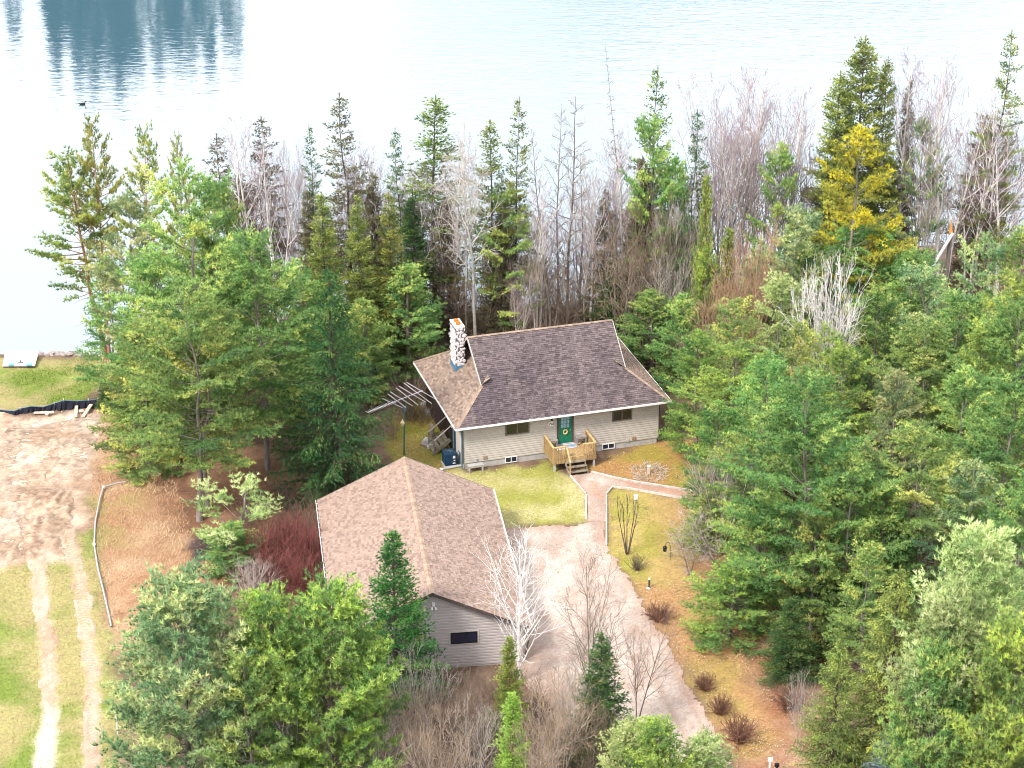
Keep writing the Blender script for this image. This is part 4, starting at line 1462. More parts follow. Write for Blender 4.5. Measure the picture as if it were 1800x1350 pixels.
def build_garage():
    W, L, ze, zr, o = GW, GL, GZE, GZR, GOV
    sl = math.hypot(W / 2, zr - ze)
    cs, sn = (W / 2) / sl, (zr - ze) / sl
    planes = [dict(o=(0, L, ze), eu=(0, -1, 0), es=(cs, 0, sn), pts=[(0, 0), (L, 0), (L, sl), (0, sl)]),
              dict(o=(W, 0, ze), eu=(0, 1, 0), es=(-cs, 0, sn), pts=[(0, 0), (L, 0), (L, sl), (0, sl)])]
    shingles(planes, 'shingles', garage, expo=0.165, tab=0.26, seed=2, palette=garage_palette)
    mb = MB()
    t = 0.14
    mb.poly([(0, 0, ze - 0.012), (0, L, ze - 0.012), (W / 2, L, zr - 0.012), (W / 2, 0, zr - 0.012)][::-1])
    mb.poly([(W, 0, ze - 0.012), (W / 2, 0, zr - 0.012), (W / 2, L, zr - 0.012), (W, L, ze - 0.012)][::-1])
    mb.poly([(0, 0, ze - t), (W / 2, 0, zr - t), (W / 2, L, zr - t), (0, L, ze - t)][::-1])
    mb.poly([(W, 0, ze - t), (W, L, ze - t), (W / 2, L, zr - t), (W / 2, 0, zr - t)][::-1])
    mb.build('roof', M['soffit'], garage)
    for y in (-0.02, L + 0.02):
        for x in (0, W):
            MB().beam((x, y, ze - 0.075), (W / 2, y, zr - 0.075), 0.035, 0.18).build('rake_board', M['brown_trim'], garage)
    for x, y0, y1 in ((-0.05, 0, L), (W + 0.05, 0, L)):
        g = MB().beam((x, y0, ze - 0.06), (x, y1, ze - 0.06), 0.10, 0.13)
        gut = g.build('gutter', M['brown_trim'] if x < 0 else M['siding'], garage)
        lip = MB().beam((x - 0.055 * (1 if x < 0 else -1), y0, ze + 0.006), (x - 0.055 * (1 if x < 0 else -1), y1, ze + 0.006), 0.035, 0.03)
        k = y0 + 0.3
        while k < y1:
            lip.beam((x - 0.05, k, ze + 0.012), (x + 0.06, k, ze + 0.02), 0.035, 0.02)
            k += 0.62
        lip.build('gutter_edge', M['white'], gut)
    cap = MB()
    C = []
    n = int(L / 0.24)
    for i in range(n):
        y0, y1 = i * L / n, (i + 1.1) * L / n
        k = random.choice([0.82, 0.95, 1.0, 1.15])
        for sg in (-1, 1):
            pts = [(W / 2, y0, zr + 0.05), (W / 2, y1, zr + 0.035), (W / 2 + sg * 0.16, y1, zr + 0.035 - 0.16 * sn / cs), (W / 2 + sg * 0.16, y0, zr + 0.05 - 0.16 * sn / cs)]
            cap.poly(pts if sg < 0 else pts[::-1])
            C.append((0.40 * k, 0.285 * k, 0.21 * k))
    ob = cap.build('ridge_caps', M['shingle'], garage)
    at = ob.data.attributes.new('albedo', 'FLOAT_COLOR', 'FACE')
    for i, c in enumerate(C):
        at.data[i].color = (*c, 1)
    ob['kind'] = 'stuff'
    w = W - 2 * o
    zt = ze - t

    def gable(z):
        if z <= zt + o * sn / cs:
            return 0, w
        k = (z - zt) * cs / sn - o
        return max(0, k + 0.06), min(w, w - k - 0.06)
    lap_wall('siding', garage, M['siding_dark'], (o, o), (W - o, o), 0.12, zr - t, 0.185, gable)
    lap_wall('siding', garage, M['siding_dark'], (W - o, L - o), (o, L - o), 0.12, zr - t, 0.185, gable)
    lap_wall('siding', garage, M['siding_dark'], (o, L - o), (o, o), 0.12, zt + 0.1, 0.185)
    lap_wall('siding', garage, M['siding_dark'], (W - o, o), (W - o, L - o), 0.12, zt + 0.1, 0.185)
    MB().box(o + 0.03, W - o - 0.03, o + 0.03, L - o - 0.03, 0, zt).build('wall', M['porch'], garage)
    g = MB()
    for y in (o + 0.03, L - o - 0.03):
        g.poly([(o, y, zt - 0.3), (W - o, y, zt - 0.3), (W - o, y, zt + o * sn / cs - 0.03), (W / 2, y, zr - t - 0.03), (o, y, zt + o * sn / cs - 0.03)])
    g.build('gable', M['porch'], garage)
    MB().box(o - 0.02, W - o + 0.02, o - 0.02, o + 0.1, -0.1, 0.118).build('foundation', M['concrete'], garage)
    for x in (o, W - o):
        MB().box(x - 0.06, x + 0.05, o - 0.05, o + 0.05, 0.12, zt).build('corner_trim', M['siding_dark'], garage)
    window(garage, 6.55, 8.08, 1.60, 2.34, o - 0.05, M['black'], M['glass_blue'], 1, 0.06, 0.05)
    f = MB().box(6.47, 8.16, o - 0.085, o + 0.005, 1.535, 1.60).box(6.47, 8.16, o - 0.085, o + 0.005, 2.34, 2.40)
    f.box(6.47, 6.55, o - 0.085, o + 0.005, 1.60, 2.34).box(8.08, 8.16, o - 0.085, o + 0.005, 1.60, 2.34)
    f.build('window_casing', M['siding'], garage)
    fl = MB().box(5.54, 5.70, o - 0.10, o - 0.01, 4.15, 4.42).build('floodlight', M['white'], garage)
    for sx in (-1, 1):
        MB().cyl((5.62 + sx * 0.09, o - 0.12, 4.12), (5.62 + sx * 0.13, o - 0.26, 4.02), 0.05, 0.08, n=8).build('lamp_head', M['white'], fl)
    # two overhead doors on the driveway side
    for y0 in (3.2, 9.4):
        d = MB()
        for k in range(4):
            d.box(W - o - 0.01, W - o + 0.035, y0, y0 + 4.6, 0.05 + k * 0.54, 0.05 + (k + 1) * 0.54 - 0.02)
        d.build('garage_door', M['siding'], garage)
    MB().cyl((W + 0.02, -0.0, ze - 0.2), (W - o + 0.08, 0.3, 0.2), 0.045, n=8).build('downspout', M['brown_trim'], garage)


build_garage()


# ================================================================ YARD THINGS
def antenna():
    base = Vector((-7.30, 135.03, 0))
    a = empty('antenna_mast', 'long rooftop style television antenna on a green pole with a lamp globe', 'antenna', base)
    MB().cyl((0, 0, -0.1), (0.06, 0, 2.3), 0.055, n=8).cyl((0.06, 0, 2.3), (0.11, 0, 4.25), 0.03, n=8).build('mast', M['polegreen'], a)
    lg = MB().cyl((-0.06, -0.02, 2.22), (-0.06, -0.02, 2.32), 0.09, 0.12, n=10).ball((-0.06, -0.02, 2.42), 0.15, 10, 7).ball((-0.05, -0.02, 2.62), 0.06, 8, 5)
    lg.build('lamp_globe', M['globe'], a)
    MB().cyl((0.09, 0, 3.30), (0.10, 0, 3.62), 0.10, 0.11, n=10).build('rotor', M['steel_blue'], a)
    Zb = 4.2
    to = lambda px, py: Vector(onz(px, py, Zb)) - base
    z3 = lambda x, y: (640 + x / 6.75, 650 + y / 6.75)
    e0, e1 = to(*z3(35, 507)), to(*z3(692, 248))
    MB().beam(e0, e1, 0.05, 0.05).build('boom', M['alu'], a)
    long_el = [((505, 150), (850, 350)), ((470, 155), (800, 400)), ((415, 195), (730, 385)), ((380, 215), (640, 420)), ((310, 262), (578, 430)), ((280, 285), (495, 448)), ((220, 342), (455, 450))]
    for p, q in long_el:
        MB().cyl(to(*z3(*p)), to(*z3(*q)), 0.022, n=5).build('element', M['alu'], a)
    d = (e1 - e0)
    side = Vector((d.y, -d.x, 0)).normalized()
    for k in range(14):
        c = e0 + d * (0.01 + k * 0.036)
        MB().cyl(c - side * 0.22, c + side * 0.22, 0.022, n=5).build('element', M['alu'], a)
    for k in range(10):
        c = e0 + d * (0.30 + k * 0.06)
        MB().box(c.x - 0.03, c.x + 0.03, c.y - 0.03, c.y + 0.03, c.z - 0.05, c.z + 0.03).build('insulator', M['black'], a)


antenna()


def edging(name, pts, label, w=0.10, h=0.14):
    o = empty(name, label, 'path edging', group='timber edging along the gravel path')
    P = [Vector(onz(x, y, 0)) for x, y in pts]
    for a, b in zip(P[:-1], P[1:]):
        n = max(1, round((b - a).length / 2.4))
        for i in range(n):
            q0, q1 = a + (b - a) * (i / n), a + (b - a) * ((i + 0.985) / n)
            q0.z = q1.z = h / 2 - 0.01 + random.uniform(-0.008, 0.008)
            MB().beam(q0, q1, w, h).build('board', M['kerbwood'], o)


edging('path_edging', [(1001, 836), (1027, 866), (1029.5, 870)], 'slanting timber edging left of the path below the deck steps')
edging('path_edging', [(1030, 871), (1030, 915)], 'straight timber edging between the front lawn and the path')
edging('path_edging', [(1066, 960), (1066, 872)], 'straight timber edging on the right of the path')
edging('path_edging', [(1065.5, 870), (1077, 857), (1112, 861), (1150, 868), (1200, 877)], 'timber edging along the lower side of the side path')
edging('path_edging', [(1040, 831), (1080, 841), (1120, 849), (1160, 855), (1232, 866)], 'timber edging along the upper side of the side path')


def silt_fence():
    f = empty('silt_fence', 'sagging black fabric silt fence between the lake lawn and the bare sand', 'silt fence')
    base = [(-60, 724), (0, 722), (25, 729), (35, 727), (55, 725), (75, 722), (95, 719), (112, 718), (135, 716), (155, 714), (172, 713), (179, 713)]
    top = [(-60, 716), (0, 721), (24, 724.5), (38, 720), (53, 716), (74, 717.5), (93, 711), (112, 705), (135, 706.5), (155, 705), (170, 704), (179, 711)]
    bot, tp = [], []
    for (bx, by), (tx, ty) in zip(base, top):
        B = Vector(gp(bx, by + 3))
        hgt = max(0.08, (by + 3 - ty) / 26 / 0.9)
        bot.append(B - Vector((0, 0, 0.1)))
        tp.append(B + Vector((0, 0.25 if hgt > 0.3 else 0.1, hgt)))
    m = MB()
    for i in range(len(bot) - 1):
        steps = 5
        for k in range(steps):
            t0, t1 = k / steps, (k + 1) / steps
            w0, w1 = 0.10 * math.sin(t0 * 9.4), 0.10 * math.sin(t1 * 9.4)
            a0, a1 = bot[i].lerp(bot[i + 1], t0), bot[i].lerp(bot[i + 1], t1)
            c0, c1 = tp[i].lerp(tp[i + 1], t0), tp[i].lerp(tp[i + 1], t1)
            a0, a1 = a0 + Vector((0, w0, 0)), a1 + Vector((0, w1, 0))
            m.poly([a0, a1, c1, c0])
            m.poly([a0 + Vector((0, .02, 0)), c0 + Vector((0, .02, 0)), c1 + Vector((0, .02, 0)), a1 + Vector((0, .02, 0))])
    m.build('fabric', M['fabric'], f)
    hem = MB()
    for i in range(1, len(tp) - 1):
        hem.beam(tp[i], tp[i + 1], 0.04, 0.04)
    hem.build('hem', M['steel_blue'], f)
    for i in (3, 6, 7, 9, 10):
        MB().beam(bot[i] + Vector((0, .06, -.2)), tp[i] + Vector((0, .05, .12)), 0.05, 0.05, up=(0, 1, 0)).build('stake', M['palewood'], f)


silt_fence()

for (a, b, w, lab) in (((146, 737), (161, 715), 0.26, 'longest pale board lying on the sand, right of the others'), ((133, 737), (135, 718), 0.24, 'pale board lying up and down the sand by the silt fence'),
                       ((60, 730), (95, 729), 0.22, 'pale board lying crosswise on the sand left of the others'), ((82, 733), (88, 728), 0.25, 'short pale board on the sand below the crosswise board'),
                       ((139, 727), (147, 726), 0.3, 'short pale block between two boards on the sand')):
    P, Q = Vector(gp(*a)), Vector(gp(*b))
    P.z += 0.20
    Q.z += 0.20
    o = MB().beam(P, Q, w, 0.07).build('board', M['palewood'])
    tag(o, lab, 'board', 'boards left on the sand')


def dock_panel():
    c = [gp(5, 648.5), gp(62, 648), gp(69.5, 628.5), gp(11, 628)]
    c = [Vector((p[0], p[1], max(p[2], -3.0) + 0.30)) for p in c]
    zt = max(p.z for p in c)
    d = empty('dock_section', 'white floating dock section with two blue hatches pulled up on the lake lawn', 'dock')
    for p in c:
        p.z = zt
    lo = [Vector((p.x, p.y, zt - 0.32)) for p in c]
    # planks side by side make the deck
    n = 9
    for i in range(n):
        t0, t1 = i / n + 0.002, (i + 1) / n - 0.002
        q = [c[0].lerp(c[1], t0), c[0].lerp(c[1], t1), c[3].lerp(c[2], t1), c[3].lerp(c[2], t0)]
        MB().hexa([p - Vector((0, 0, .09)) for p in q] + q).build('deck_panel', M['dock'], d)
    MB().hexa([p - Vector((0, 0, 0.02)) + (sum(c, Vector()) / 4 - p) * 0.04 for p in lo] + [p - Vector((0, 0, 0.095)) + (sum(c, Vector()) / 4 - p) * 0.04 for p in c]).build('float', M['brown_trim'], d)
    for px in (19.5, 50.5):
        q = [onz(px - 5, 643, zt), onz(px + 5, 642.5, zt), onz(px + 6, 639, zt), onz(px - 4, 639.3, zt)]
        q = [Vector(p) for p in q]
        MB().hexa(q + [p + Vector((0, 0, 0.035)) for p in q]).build('hatch', M['dock_blue'], d)
    P = Vector(onz(36.5, 637.5, zt))
    MB().beam(P + Vector((-0.2, 0, 0.05)), P + Vector((0.2, 0, 0.05)), 0.06, 0.06).beam(P, P + Vector((0, 0, 0.22)), 0.05, 0.05).build('cleat', M['black'], d)


dock_panel()


def hose():
    pts = [(221, 850), (208, 852), (182, 860), (176, 880), (168, 920), (166, 960), (172, 1000), (184, 1050), (192, 1085), (196, 1105)]
    o = empty('hose', 'long pale grey pipe snaking along the edge of the dead grass', 'pipe')
    P = [Vector(gp(*p)) + Vector((0, 0, 0.14)) for p in pts]
    V, Fc = tube(P, [0.055] * len(P), 8)
    me = fast_mesh('pipe', V, Fc, M['pipe'], smooth=True)
    link(bpy.data.objects.new('pipe', me), o)
    for i in (2, 5):
        d = (P[i + 1] - P[i]).normalized()
        MB().cyl(P[i] - d * 0.12, P[i] + d * 0.12, 0.095, n=8).build('coupling', M['white'], o)


hose()


def lake_bird():
    P = onz(145, 184, LAKE_Z)
    b = empty('water_bird', 'small dark water bird floating alone on the bright lake', 'bird', (P[0], P[1], LAKE_Z))
    m = MB().ball((0, 0, 0.07), 0.17, 10, 6, (1.9, 0.9, 0.75))
    m.cyl((0.22, 0, 0.10), (0.30, 0, 0.32), 0.05, 0.04, n=7).ball((0.33, 0, 0.36), 0.075, 8, 5, (1.25, 0.9, 0.9))
    m.cyl((0.40, 0, 0.36), (0.52, 0, 0.345), 0.022, 0.008, n=5)
    m.cyl((-0.28, 0, 0.10), (-0.46, 0, 0.19), 0.06, 0.015, n=6)
    m.build('body', M['bird'], b)


lake_bird()


ORD = 'first second third fourth fifth sixth seventh eighth ninth tenth eleventh twelfth thirteenth fourteenth fifteenth sixteenth seventeenth eighteenth nineteenth twentieth'.split()


def shore_rocks():
    rng = random.Random(4)
    count = 0
    for i in range(22):
        px = -5 + i * 8.6 + rng.uniform(-3, 3)
        P = gp(px, 624 + rng.uniform(-1.5, 2))
        if 0 < px < 72 and i % 2:
            continue
        r = rng.uniform(0.14, 0.34)
        m = MB().ball((0, 0, r * 0.25), r, 7, 5, (1.3, 1.0, 0.7), jit=0.22)
        o = m.build('shore_rock', M['rock'])
        o.location = (P[0], P[1], max(P[2], LAKE_Z))
        o.rotation_euler = (0, 0, rng.uniform(0, 6))
        tag(o, ORD[count] + ' weathered stone from the left along the waterline of the lake lawn', 'rock', 'stones along the waterline')
        count += 1


shore_rocks()


def yard_bits():
    # lantern on a shepherd hook
    P = onz(1168, 985)
    a = empty('hanging_lantern', 'dark lantern hanging from a bent hook among bare branches on the right lawn', 'lantern', (P[0], P[1], 0))
    V, Fc = tube([(0.35, 0, -0.1), (0.33, 0, 1.0), (0.25, 0, 1.25), (0.1, 0, 1.25), (0.02, 0, 1.05)], [0.02] * 5, 6)
    link(bpy.data.objects.new('hook', fast_mesh('hook', V, Fc, M['black'])), a)
    MB().cyl((0.0, 0, 0.66), (0.0, 0, 0.95), 0.11, 0.13, n=8).cyl((0, 0, 0.95), (0, 0, 1.04), 0.14, 0.03, n=8).build('lantern_body', M['black'], a)
    # path light post by the driveway
    P = onz(1141, 1034)
    a = empty('bollard_light', 'short dark post light with pale cap at the driveway edge', 'post light', (P[0], P[1], 0))
    MB().cyl((0, 0, -0.05), (0, 0, 0.62), 0.06, n=8).build('post', M['bark_dark'], a)
    MB().cyl((0, 0, 0.62), (0, 0, 0.72), 0.09, 0.05, n=8).build('cap', M['cap'], a)
    MB().ball((-0.05, -0.12, 0.05), 0.12, 7, 4, (1.2, 1, 0.6), 0.1).build('base_stone', M['cap'], a)
    # white marker post in the dead flower bed
    P = onz(1140, 834)
    a = empty('garden_post', 'weathered pale stump post standing in the dead flower bed', 'garden post', (P[0], P[1], 0))
    MB().box(-0.09, 0.09, -0.08, 0.08, -0.05, 0.62).build('post', M['twig_pale'], a, bevel=0.02)
    MB().box(-0.11, 0.11, -0.10, 0.10, 0.62, 0.66).build('cap', M['cap'], a)
    # birdhouse on pole
    P = onz(1117, 905)
    a = empty('birdhouse', 'small white birdhouse on a thin pole beside the pruned shrub', 'birdhouse', (P[0], P[1], 0))
    MB().cyl((0, 0, -0.1), (0, 0, 1.15), 0.03, n=6).build('pole', M['twig_grey'], a)
    MB().box(-0.10, 0.10, -0.10, 0.10, 1.15, 1.42).build('box', M['white'], a)
    MB().poly([(-0.13, -0.13, 1.41), (0.13, -0.13, 1.41), (0.13, 0, 1.52), (-0.13, 0, 1.52)]).poly([(-0.13, 0, 1.52), (0.13, 0, 1.52), (0.13, 0.13, 1.41), (-0.13, 0.13, 1.41)]).build('roof', M['cap'], a)
    # snow pole markers by the road
    for (px, py, mt, lab, hh) in ((1352, 1368, 'white', 'white marker post at the bottom end of the driveway', 1.1), (1364, 1375, 'black', 'dark mailbox post beside the white marker post', 1.0)):
        P = onz(px, py)
        a = empty('marker_post', lab, 'post', (P[0], P[1], 0))
        MB().cyl((0, 0, -0.05), (0, 0, hh), 0.06, n=8).build('post', M[mt], a)
        MB().box(-0.12, 0.12, -0.08, 0.08, hh, hh + 0.16).build('head', M[mt], a)
    P = onz(207, 1290)
    a = empty('marker_stake', 'thin white stake standing beside the sand track', 'stake', (P[0], P[1], 0))
    MB().cyl((0, 0, -0.05), (0, 0, 1.3), 0.035, n=6).build('stake', M['white'], a)
    MB().box(-0.05, 0.05, -0.01, 0.01, 1.1, 1.3).build('flag', M['white'], a)
    # stones by the side steps
    rng = random.Random(9)
    for i, (px, py) in enumerate(((752, 776), (748, 783), (757, 787), (764, 784), (745, 713), (752, 722), (758, 727), (750, 719))):
        P = onz(px, py)
        r = rng.uniform(0.22, 0.36)
        o = MB().ball((0, 0, r * 0.3), r, 8, 5, (1.3, 1, 0.75), 0.18).build('garden_rock', M['rock'] if i % 2 else M['concrete'])
        o.location = (P[0], P[1], 0)
        tag(o, ('highest grey garden stone left of the wooden side steps', 'second grey garden stone down beside the wooden side steps', 'third grey garden stone down beside the wooden side steps', 'lowest grey garden stone, nearest the air conditioner',
                'farthest pale stone along the dark left wall', 'second farthest pale stone along the dark left wall', 'nearest pale stone along the dark left wall by the handrails', 'leftmost pale stone along the dark left wall')[i], 'rock', 'stones beside the side steps' if i < 4 else 'stones along the left wall')


yard_bits()


# ================================================================ TREES
def blades(pos, axis, tint, rng, K, ln, wd, spread, lnvar=0.35):
    n = len(pos)
    P = np.repeat(pos, K, 0)
    A = norm(np.repeat(axis, K, 0))
    T = np.repeat(tint, K)
    r = norm(rng.normal(size=(n * K, 3)))
    D = norm(A + r * spread)
    ref = norm(rng.normal(size=(n * K, 3)))
    S = norm(np.cross(D, ref))
    l = (ln * (1 + rng.uniform(-lnvar, lnvar, n * K)))[:, None]
    w = (wd * (1 + rng.uniform(-0.3, 0.3, n * K)))[:, None]
    b = P - D * l * 0.15
    V = np.stack([b - S * w, b + S * w, P + D * l], 1).reshape(-1, 3)
    return V, np.clip(T + rng.uniform(-0.07, 0.07, n * K), 0, 1)


def conifer(seed, H, Rr, prof, base=0.2, spacing=0.7, per=5, e0=0, e1=45, curve=0.15, tw_len=0.38, tw_sp=0.32, tuft_sp=0.2,
            ln=0.2, wd=0.02, K=7, spread=0.8, upb=0.5, inner=0.3, hang=0.0, gap=0.1, trunk_r=0.17, dead=10, wander=0.0, tintvar=0.22,
            lvar=0.28):
    rng = np.random.default_rng(seed)
    segs, pos, axs, tin = [], [], [], []
    npt = 9
    tz = np.linspace(0, H, npt)
    wob = np.cumsum(rng.normal(0, wander, (npt, 2)), 0)
    path = np.stack([wob[:, 0], wob[:, 1], tz], -1)
    rad = trunk_r * (1 - 0.93 * np.linspace(0, 1, npt)) * np.where(tz == 0, 1.25, 1)
    trunk = tube(path, rad, 7)

    def at(z):
        return np.array([np.interp(z, tz, path[:, 0]), np.interp(z, tz, path[:, 1]), z])

    z = base * H
    while z < H * 0.985:
        t = (z - base * H) / (H * (1 - base))
        nl = per if rng.random() > 0.3 else per - 1
        a0 = rng.uniform(0, 2 * math.pi)
        for i in range(max(2, int(nl * (1 - 0.35 * t)))):
            if rng.random() < gap:
                continue
            az = a0 + i * 2 * math.pi / nl + rng.uniform(-0.35, 0.35)
            L = Rr * prof(t) * rng.uniform(1 - lvar, 1 + lvar * 0.45) + 0.12
            el = R(e0 + (e1 - e0) * t + rng.uniform(-9, 9))
            h = np.array([math.cos(az), math.sin(az), 0])
            h2 = np.array([-math.sin(az), math.cos(az), 0])
            o = at(z + rng.uniform(-0.18, 0.18) * spacing)
            m = 5
            ss = np.linspace(0, 1, m)
            side = rng.uniform(-0.12, 0.12)
            pts = o + np.outer(ss, h) * L * math.cos(el) + np.outer(ss ** 2 * side, h2) * L + np.outer(ss * math.sin(el) + curve * ss ** 2, (0, 0, 1)) * L
            r0 = max(0.012, trunk_r * 0.30 * (L / Rr) ** 0.8 * (1 - 0.4 * t))
            for k in range(m - 1):
                segs.append((*pts[k], *pts[k + 1], r0 * (1 - 0.8 * ss[k]), r0 * (1 - 0.8 * ss[k + 1])))
            lt = rng.normal(0.45, tintvar)
            st = inner
            # side sprays along the limb
            nt = max(2, int(L * (1 - inner) / tw_sp))
            for q in range(nt):
                s = inner + (1 - inner) * (q + rng.uniform(0.1, 0.9)) / nt
                p = np.array([np.interp(s, ss, pts[:, c]) for c in range(3)])
                sg = 1 if q % 2 else -1
                tl = tw_len * Rr * prof(min(t, 0.6)) * (1.05 - 0.65 * s) * rng.uniform(0.7, 1.2)
                tl = min(tl, L * 0.6) + 0.06
                dirn = norm((h * rng.uniform(0.45, 0.9) + h2 * sg * rng.uniform(0.55, 1.0) + np.array([0, 0, rng.uniform(-0.12, 0.42) - hang * 1.1]))[None])[0]
                nf = max(2, int(tl / tuft_sp))
                f = (np.arange(nf) + rng.uniform(0.2, 1.0, nf)) / nf
                pp = p + np.outer(f * tl, dirn) + np.outer(-hang * 0.35 * f ** 2 * tl, (0, 0, 1)) + rng.normal(0, 0.07, (nf, 3))
                pos.append(pp)
                axs.append(np.tile(dirn * (1 - upb) + np.array([0, 0, upb - hang * 0.9]), (nf, 1)))
                tin.append(lt + rng.normal(0, 0.17) + rng.normal(0, 0.09, nf))
                if tl > 0.5:
                    segs.append((*p, *pp[-1], r0 * 0.3 + 0.003, 0.004))
            nf = max(2, int(L * (1 - inner) / tuft_sp))
            f = inner + (1 - inner) * (np.arange(nf) + rng.uniform(0, 1, nf)) / nf
            pp = np.stack([np.interp(f, ss, pts[:, c]) for c in range(3)], -1) + rng.normal(0, 0.06, (nf, 3))
            pos.append(pp)
            axs.append(np.tile(h * (1 - upb) + np.array([0, 0, upb - hang * 0.5]), (nf, 1)))
            tin.append(lt + rng.normal(0, 0.09, nf))
        z += spacing * (1 - 0.45 * t) * rng.uniform(0.8, 1.2)
    nf = 10
    zz = np.linspace(H * 0.955, H, nf)
    pos.append(np.stack([at(q) for q in zz]))
    axs.append(np.tile((0, 0, 1.0), (nf, 1)))
    tin.append(np.full(nf, 0.6))
    for _ in range(dead):                                     # dead snags under the crown
        zz = rng.uniform(0.06, base + 0.25) * H
        az = rng.uniform(0, 2 * math.pi)
        o = at(zz)
        e = o + np.array([math.cos(az), math.sin(az), rng.uniform(-0.35, 0.1)]) * Rr * rng.uniform(0.25, 0.6)
        mid = (o + e) / 2 + rng.normal(0, 0.08, 3)
        segs.append((*o, *mid, 0.025, 0.016))
        segs.append((*mid, *e, 0.016, 0.006))
    V, tint = blades(np.concatenate(pos), np.concatenate(axs), np.concatenate(tin), rng, K, ln, wd, spread)
    wood = merge([trunk, prisms(segs, 3)])
    return wood, (V, tint), H, Rr


def bare(seed, H, Rr, stems=1, trunk_r=0.11, start=0.35, n1=14, ang=42, ratio=0.42, n2=6, n3=5, trop=0.10, wob=0.10, tw=0.011,
         up_stems=0.1, top=0.25):
    """leafless tree: forking trunk and limbs, then fine twigs as the crown.
    Limbs leave at ang degrees and bend up; limb length is a share of the distance left to the outer envelope."""
    rng = random.Random(seed)
    wood, tw_s, paths = [], [], []

    def grow(p, d, L, r, n, w, up, rend):
        pts, rr = [p.copy()], [r]
        for i in range(n):
            d = (d + Vector((rng.gauss(0, w), rng.gauss(0, w), rng.gauss(0, w * 0.6) + up))).normalized()
            p = p + d * (L / n)
            pts.append(p.copy())
            rr.append(r + (rend - r) * (i + 1) / n)
        return pts, rr

    def add(pts, rr, dst):
        for i in range(len(pts) - 1):
            dst.append((*pts[i], *pts[i + 1], rr[i], rr[i + 1]))

    def along(pts, s):
        x = s * (len(pts) - 1)
        i = min(int(x), len(pts) - 2)
        return pts[i].lerp(pts[i + 1], x - i), (pts[i + 1] - pts[i]).normalized()

    def side_dir(d, a, az=None):
        az = rng.uniform(0, 2 * math.pi) if az is None else az
        e = d.orthogonal().normalized()
        g = d.cross(e)
        return (d * math.cos(a) + (e * math.cos(az) + g * math.sin(az)) * math.sin(a)).normalized()

    for s in range(stems):
        az = 2 * math.pi * s / max(stems, 1) + rng.uniform(-0.4, 0.4)
        off = Vector((math.cos(az), math.sin(az), 0)) * (0.14 if stems > 1 else 0)
        d = (Vector((0, 0, 1)) + Vector((math.cos(az), math.sin(az), 0)) * (up_stems * rng.uniform(0.6, 1.3) if stems > 1 else 0)).normalized()
        h = H * (1 if s == 0 else rng.uniform(0.8, 0.97))
        r = trunk_r * (1 if s == 0 else rng.uniform(0.7, 0.95))
        pts, rr = grow(off, d, h, r, 9, wob * 0.28, 0.0, 0.018)
        paths.append(tube([tuple(p) for p in pts], rr, 6))
        g = rng.uniform(0, 6.28)
        for i in range(n1):
            u = (i + rng.uniform(0, 1)) / n1
            t = start + (0.97 - start) * u
            p, dd = along(pts, t)
            env = Rr * (math.sin(math.pi * min(1, 0.28 + 0.72 * u)) * (1 - top) + top) * rng.uniform(0.7, 1.25)
            L1 = env / max(0.5, math.sin(R(ang)))
            g += 2.4 + rng.uniform(-0.5, 0.5)
            d1 = side_dir(dd, R(ang * rng.uniform(0.75, 1.2)), g)
            rl = max(trunk_r * 0.42 * (1.0 - 0.75 * t) * (L1 / Rr) ** 0.5, tw * 1.5)
            p1, r1 = grow(p, d1, L1, rl, 6, wob, trop, tw)
            add(p1, r1, wood)
            for j in range(n2):
                sj = 0.18 + 0.8 * (j + rng.random()) / n2
                q, dq = along(p1, sj)
                L2 = L1 * ratio * (1.15 - 0.6 * sj) * rng.uniform(0.7, 1.3)
                p2, r2 = grow(q, side_dir(dq, R(42 * rng.uniform(0.7, 1.25))), L2, max(rl * 0.45, tw), 4, wob * 1.2, trop * 0.8, tw * 0.7)
                add(p2, r2, tw_s if j % 3 else wood)
                for k in range(n3):
                    q3, d3 = along(p2, 0.2 + 0.78 * (k + rng.random()) / n3)
                    p3, r3 = grow(q3, side_dir(d3, R(40 * rng.uniform(0.7, 1.25))), L2 * 0.5 * rng.uniform(0.6, 1.2), tw * 0.8, 2, wob, trop * 0.6, tw * 0.5)
                    add(p3, r3, tw_s)
    wd = merge(paths + [prisms(wood, 4)])
    return wd, prisms(tw_s, 3), H, Rr


